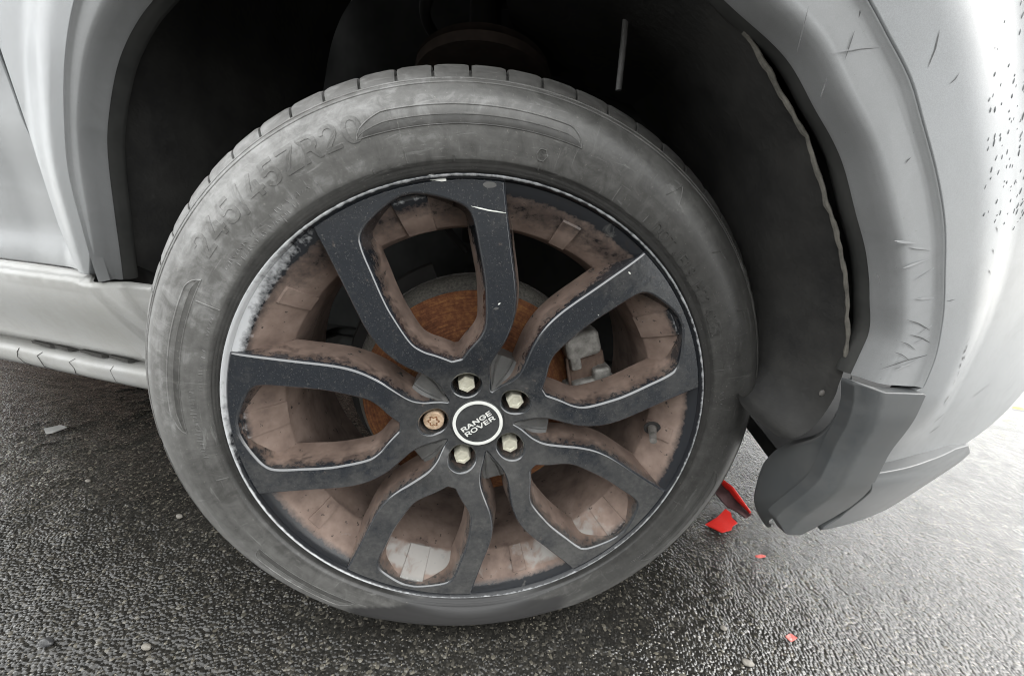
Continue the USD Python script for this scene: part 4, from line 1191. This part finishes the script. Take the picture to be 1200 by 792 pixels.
# centre cap
a = np.linspace(0, 2 * np.pi, 96, endpoint=False)
cp = [(.0330, .0400), (.0328, .0345), (.0316, .0330), (.0312, .0326)]
V, F = revolve([(.0334, .0400), (.0332, .0352), (.0322, .0336), (.0312, .0331), (.0300, .0331), (.0001, .0329)], 96)
add('centre_cap', W(V.reshape(-1, 3)), F[:, ::-1], M_CAP, parent=ALLOY, smooth=30)
V, F = revolve([(.0310, .0333), (.0309, .0325), (.0303, .0322), (.0276, .0322), (.0270, .0325), (.0269, .0333)], 96)
add('cap_ring', W(V.reshape(-1, 3)), F[:, ::-1], M_WHITE, parent=ALLOY, smooth=30, label='off-white printed ring of the centre cap')
tdir = math.radians(-36.5)
for j, word in enumerate(('RANGE', 'ROVER')):
    m = meshkit.text_mesh(word, .0058, .0005, bold=True)
    v, f = tm(m)
    x = (v[:, 0] - (v[:, 0].min() + v[:, 0].max()) / 2) * (.0430 / (v[:, 0].max() - v[:, 0].min()))
    y = -(v[:, 1]) + (-.0010 if j == 0 else .0072) + .0002
    z = .0326 - v[:, 2]
    P = np.c_[x * math.cos(tdir) - y * math.sin(tdir), x * math.sin(tdir) + y * math.cos(tdir), z]
    add('cap_lettering', W(P), f, M_WHITE, parent=ALLOY, smooth=False)
# scrapes on the face of the upper pair of arms
def face_mark(pts, width, m, lift=.0002):
    q_ = resample(np.array(pts, float), .002)
    d = np.gradient(q_, axis=0); d /= np.linalg.norm(d, axis=1, keepdims=True)
    nn = np.c_[-d[:, 1], d[:, 0]] * (np.interp(np.linspace(0, 1, len(q_)), [0, .25, .8, 1], [.15, 1, .8, .3]) * width / 2)[:, None]
    V = np.stack([face_pt(q_ + nn, -lift), face_pt(q_, -lift * 1.2), face_pt(q_ - nn, -lift)], 1)
    add('scrape', W(V.reshape(-1, 3)), grid_faces(len(q_), 3), m, parent=ALLOY, smooth=True)


face_mark([(-.0140, -.2420), (.0020, -.2396), (.0180, -.2384)], .0012, M_WHITE)
face_mark([(.0110, -.1490), (.0160, -.1500)], .0030, M_WEB)
face_mark([(.0150, -.1535), (.0175, -.1555)], .0018, M_WHITE)
face_mark([(-.0540, -.2620), (-.0460, -.2626), (-.0360, -.2612)], .0050, M_WHITE)
face_mark([(-.0040, -.2600), (.0080, -.2605)], .0055, M_WEB)
face_mark([(.1441, -.1928), (.1470, -.1905)], .0016, M_WHITE)
face_mark([(.1201, -.1481), (.1215, -.1470)], .0018, M_WHITE)
# valve
va = math.radians(1.0)
base, tip = np.array([.2285 * math.cos(va), .2285 * math.sin(va), .034]), np.array([.2190 * math.cos(va) - 0.0, .2190 * math.sin(va) + .006, .0080])
add('valve_stem', *join(cyl(W(base), W(base * .55 + tip * .45), .0056, .0050), cyl(W(base * .55 + tip * .45), W(tip), .0046, .0042)), M_VALVE, parent=ALLOY, smooth=40, label='grey tyre valve with its cap')
hv = trimesh.creation.annulus(.0062, .0105, .001)
add('valve_seat', *(lambda v, f: (W(v @ trimesh.geometry.align_vectors([0, 0, 1], base - tip)[:3, :3].T + base * .9 + tip * .1), f))(*tm(hv)), M_HOLE, parent=ALLOY, smooth=False)

# ------------------------------------------------------------------ brake
V, F = revolve([(.060, .098), (.060, .092), (.085, .0905), (.152, .0935), (.1532, .0950), (.1545, .1010), (.1600, .1060), (.1645, .1180), (.1662, .1260), (.1668, .1300), (.1662, .1330), (.150, .135), (.06, .135)], 240)
zz = V.reshape(-1, 3)
DISC = add('brake_disc', W(zz), F[:, ::-1], M_RUST, parent=CAR, smooth=True, polar=polar_of(V), label='rusty orange brake disc behind the spokes')
V, F = revolve([(.1526, .0932), (.1538, .0945), (.1552, .1005), (.1606, .1055), (.1651, .1175), (.1668, .1258), (.1674, .1302), (.1666, .1338)], 240)
add('disc_rim', W(V.reshape(-1, 3)), F[:, ::-1], M_DISC_EDGE, parent=DISC, smooth=40, label='grey speckled rim of the brake disc')
V, F = revolve([(.1664, .1296), (.1680, .1286), (.1688, .1300), (.1680, .1314)], 240)
add('bright_edge', W(V.reshape(-1, 3)), F[:, ::-1], M_VALVE, parent=DISC, smooth=40)


def pol(r, a, z):
    return np.array([r * math.cos(math.radians(a)), r * math.sin(math.radians(a)), z])


def rot_a(a):
    c, s = math.cos(math.radians(a)), math.sin(math.radians(a))
    return MW @ np.array([[c, -s, 0], [s, c, 0], [0, 0, 1]])


CAL = add('brake_caliper', *join(rbox(W(pol(.158, -13, .086)), (.058, .030, .045), .006, rot_a(-15)), rbox(W(pol(.170, -15, .080)), (.024, .044, .036), .005, rot_a(-12)), rbox(W(pol(.148, -2, .100)), (.060, .07, .04), .008, rot_a(-5))), M_CALIPER, parent=CAR, smooth=35, label='grey cast brake caliper beside the disc')
add('caliper_block', *join(rbox(W(pol(.160, -36, .078)), (.046, .034, .034), .007, rot_a(-20)), rbox(W(pol(.143, -31, .076)), (.014, .026, .028), .003, rot_a(-18))), M_CALIPER, parent=CAL, smooth=35)
add('pad_carrier', *join(rbox(W(pol(.150, -22, .088)), (.040, .040, .03), .005, rot_a(-18)), rbox(W(pol(.172, -24, .092)), (.020, .030, .03), .005, rot_a(-18))), M_CAL_BROWN, parent=CAL, smooth=35)
add('pad_clip', *tube(W([pol(.136, -34, .070), pol(.130, -26, .070), pol(.128, -18, .071), pol(.130, -13, .072)]), .0022, 7), M_CAL_BROWN, parent=CAL, smooth=40)
add('bracket_bolt', *join(rbox(W(pol(.083, 33, .074)), (.045, .013, .02), .003, rot_a(0)), cyl(W(pol(.080, 39, .066)), W(pol(.080, 39, .085)), .0055, sides=6)), M_CAL_BROWN, parent=CAL, smooth=30)
add('splash_shield', *(lambda P, f: (W(P.reshape(-1, 3)), f))(*revolve([(.10, .150), (.165, .152), (.185, .150), (.188, .153)], 160, math.radians(60), math.radians(250))), M_DARK, parent=CAR, smooth=40)

# ------------------------------------------------------------------ debris on the road
M_RED = mat('red_lens_plastic', {**GEO, 'n': noise(500.0, 3.0), 'v': ('voronoi_texture', {'scale': 420.0}), 'c': ('rgb_ramp', {'ramp': [(0.0, (.36, .010, .008)), (0.6, (.52, .02, .014)), (1.0, (.62, .06, .04))]}),
    'bump': ('bump', {'strength': .5, 'distance': .0006}), 'p': ('principled_bsdf', {'roughness': .30, 'specular_ior_level': .5})},
    [('geo.position', 'n.vector'), ('geo.position', 'v.vector'), ('v.distance', 'bump.height'), ('n.fac', 'c.fac'), ('c.color', 'p.base_color'), ('bump.normal', 'p.normal')])
M_REDDARK = plain('dirty_inner_plastic', (.035, .016, .017), (.11, .06, .06), 60.0, .45)
M_PINK = plain('pale_red_plastic', (.55, .06, .05), (.75, .25, .22), 200.0, .4)
M_STONE = plain('pale_stone', (.13, .12, .10), (.24, .225, .20), 200.0, .6)
M_DSTONE = plain('dark_stone', (.02, .021, .023), (.06, .06, .06), 120.0, .35)
M_FLAKE = plain('grey_flake', (.30, .30, .29), (.48, .48, .46), 150.0, .5)
M_LEAF = plain('yellow_green_leaf', (.28, .30, .03), (.50, .46, .06), 90.0, .5)


def shard(name, outline, z, thick, m, label, cat, group=None, curve_=0.0, seed=0):
    """broken flat piece: outline (x, y) with a height per corner"""
    o = np.array(outline, float)
    p, t = mesh2d(Polygon(o), .006)
    d = np.linalg.norm(p[:, None] - o[None], axis=2) + 1e-4
    wgt = 1 / d ** 2
    hz = (wgt * np.asarray(z)).sum(1) / wgt.sum(1)
    c = p.mean(0)
    hz = hz - curve_ * ((p - c) ** 2).sum(1)
    top = np.c_[p, hz]; n = len(p)
    bot = top - [0, 0, thick]
    e = {}
    for a, b in np.vstack([t[:, [0, 1]], t[:, [1, 2]], t[:, [2, 0]]]):
        e[(a, b)] = 1
    bd = np.array([(a, b) for a, b in e if (b, a) not in e])
    f = np.vstack([t, t[:, ::-1] + n, np.c_[bd[:, 1], bd[:, 0], bd[:, 0] + n], np.c_[bd[:, 1], bd[:, 0] + n, bd[:, 1] + n]])
    v = np.vstack([top, bot])
    org = np.array([c[0], c[1], 0])
    x = UsdGeom.Xform.Define(stage, numbered('/World', name))
    x.AddTranslateOp().Set(Gf.Vec3d(*map(float, org)))
    meta(x.GetPrim(), label, cat, group)
    return str(x.GetPath()), v - org, f


pth, v, f = shard('lens_shard', [(.468, .469), (.487, .440), (.508, .378), (.496, .370), (.466, .398), (.440, .440)], [.020, .020, .010, .004, .003, .010], .0025, M_RED, 'long curved red lens shard with a dirty inner side, half behind the tyre', 'broken plastic')
add('lens', v, f, M_REDDARK, parent=pth, smooth=False)
pts = np.array([(.469, .466, .0215), (.482, .440, .0215), (.492, .412, .0165), (.505, .381, .0115)]) - [*(np.array([(.468, .469), (.487, .440), (.508, .378), (.496, .370), (.466, .398), (.440, .440)])).mean(0) * 0, 0]
org = stage.GetPrimAtPath(pth).GetAttribute('xformOp:translate').Get()
add('red_edge', *tube(pts - np.array(org), np.array([.006, .0075, .006, .0025]), 8), M_RED, parent=pth, smooth=40)
pth, v, f = shard('lens_shard', [(.402, .322), (.428, .345), (.455, .379), (.464, .372), (.462, .356), (.470, .345), (.458, .334), (.452, .322), (.430, .308)], [.006, .008, .011, .010, .008, .007, .006, .006, .006], .003, M_RED, 'bright red jagged piece of lens plastic lying flat beside the tyre', 'broken plastic')
add('lens', v, f, M_RED, parent=pth, smooth=False)
for nm, c, s, m, lab, cat in (('plastic_fragment', (.485, .266), .008, M_PINK, 'tiny red plastic fragment just below the bumper end', 'broken plastic'), ('plastic_fragment', (.471, .109), .008, M_PINK, 'tiny red plastic fragment out on the road, nearest the viewer', 'broken plastic'),
                          ('grey_flake', (-1.167, .173), .020, M_FLAKE, 'pale grey angular flake lying on the road below the side sill', 'flake')):
    rg = np.random.default_rng(int(s * 1e4) + len(lab))
    a = np.sort(rg.uniform(0, 2 * np.pi, 6))
    o = np.c_[c[0] + s * rg.uniform(.6, 1.1, 6) * np.cos(a) * 1.3, c[1] + s * rg.uniform(.6, 1.1, 6) * np.sin(a)]
    pth, v, f = shard(nm, o, rg.uniform(.003, .008, 6), .002, m, lab, cat)
    add('piece', v, f, m, parent=pth, smooth=False)


def pebble(name, c, s, m, label, seed):
    q = trimesh.creation.icosphere(2, 1.0)
    v = np.array(q.vertices)
    v = v * (1 + .5 * (meshkit.fbm(v * 1.7 + seed, 2, seed)[:, None] - .5)) * s
    x = numbered('/World', name)
    mesh_ = usdkit.mesh(stage, x, (v + [0, 0, s[2] * .6], np.array(q.faces)), m, smooth=35)
    mesh_.AddTranslateOp().Set(Gf.Vec3d(c[0], c[1], -.002))
    meta(mesh_.GetPrim(), label, 'stone')


pebble('stone', (-.537, -.176), (.0085, .006, .006), M_DSTONE, 'dark wet stone on the road at the near left', 1)
pebble('stone', (-.874, .065), (.006, .004, .003), M_STONE, 'small pale stone on the dark road left of the tyre', 2)
pebble('stone', (-.411, -.146), (.0075, .004, .0035), M_STONE, 'yellowish pebble on the road at the bottom edge, left of centre', 3)
pebble('stone', (-.602, .042), (.006, .004, .004), M_STONE, 'pale pebble on the road close to the left of the tyre', 4)
pebble('stone', (.376, .100), (.005, .004, .003), M_STONE, 'pale pebble on the open road right of the tyre foot', 5)
pebble('stone', (.395, .055), (.008, .005, .003), M_STONE, 'flat pale stone at the bottom edge right of centre', 6)
lf = np.array([(-.05, 0, .004), (-.02, .022, .010), (.02, .025, .012), (.055, .004, .006), (.02, -.02, .008), (-.02, -.02, .006), (0, 0, .016)])
m = usdkit.mesh(stage, '/World/leaf', (lf, np.array([(0, 5, 6), (5, 4, 6), (4, 3, 6), (3, 2, 6), (2, 1, 6), (1, 0, 6)])), M_LEAF, smooth=True)
m.AddTranslateOp().Set(Gf.Vec3d(1.83, 1.39, 0)); m.AddScaleOp().Set(Gf.Vec3f(.55, .55, .55))
meta(m.GetPrim(), 'yellow-green leaf on the road beyond the bumper', 'leaf')
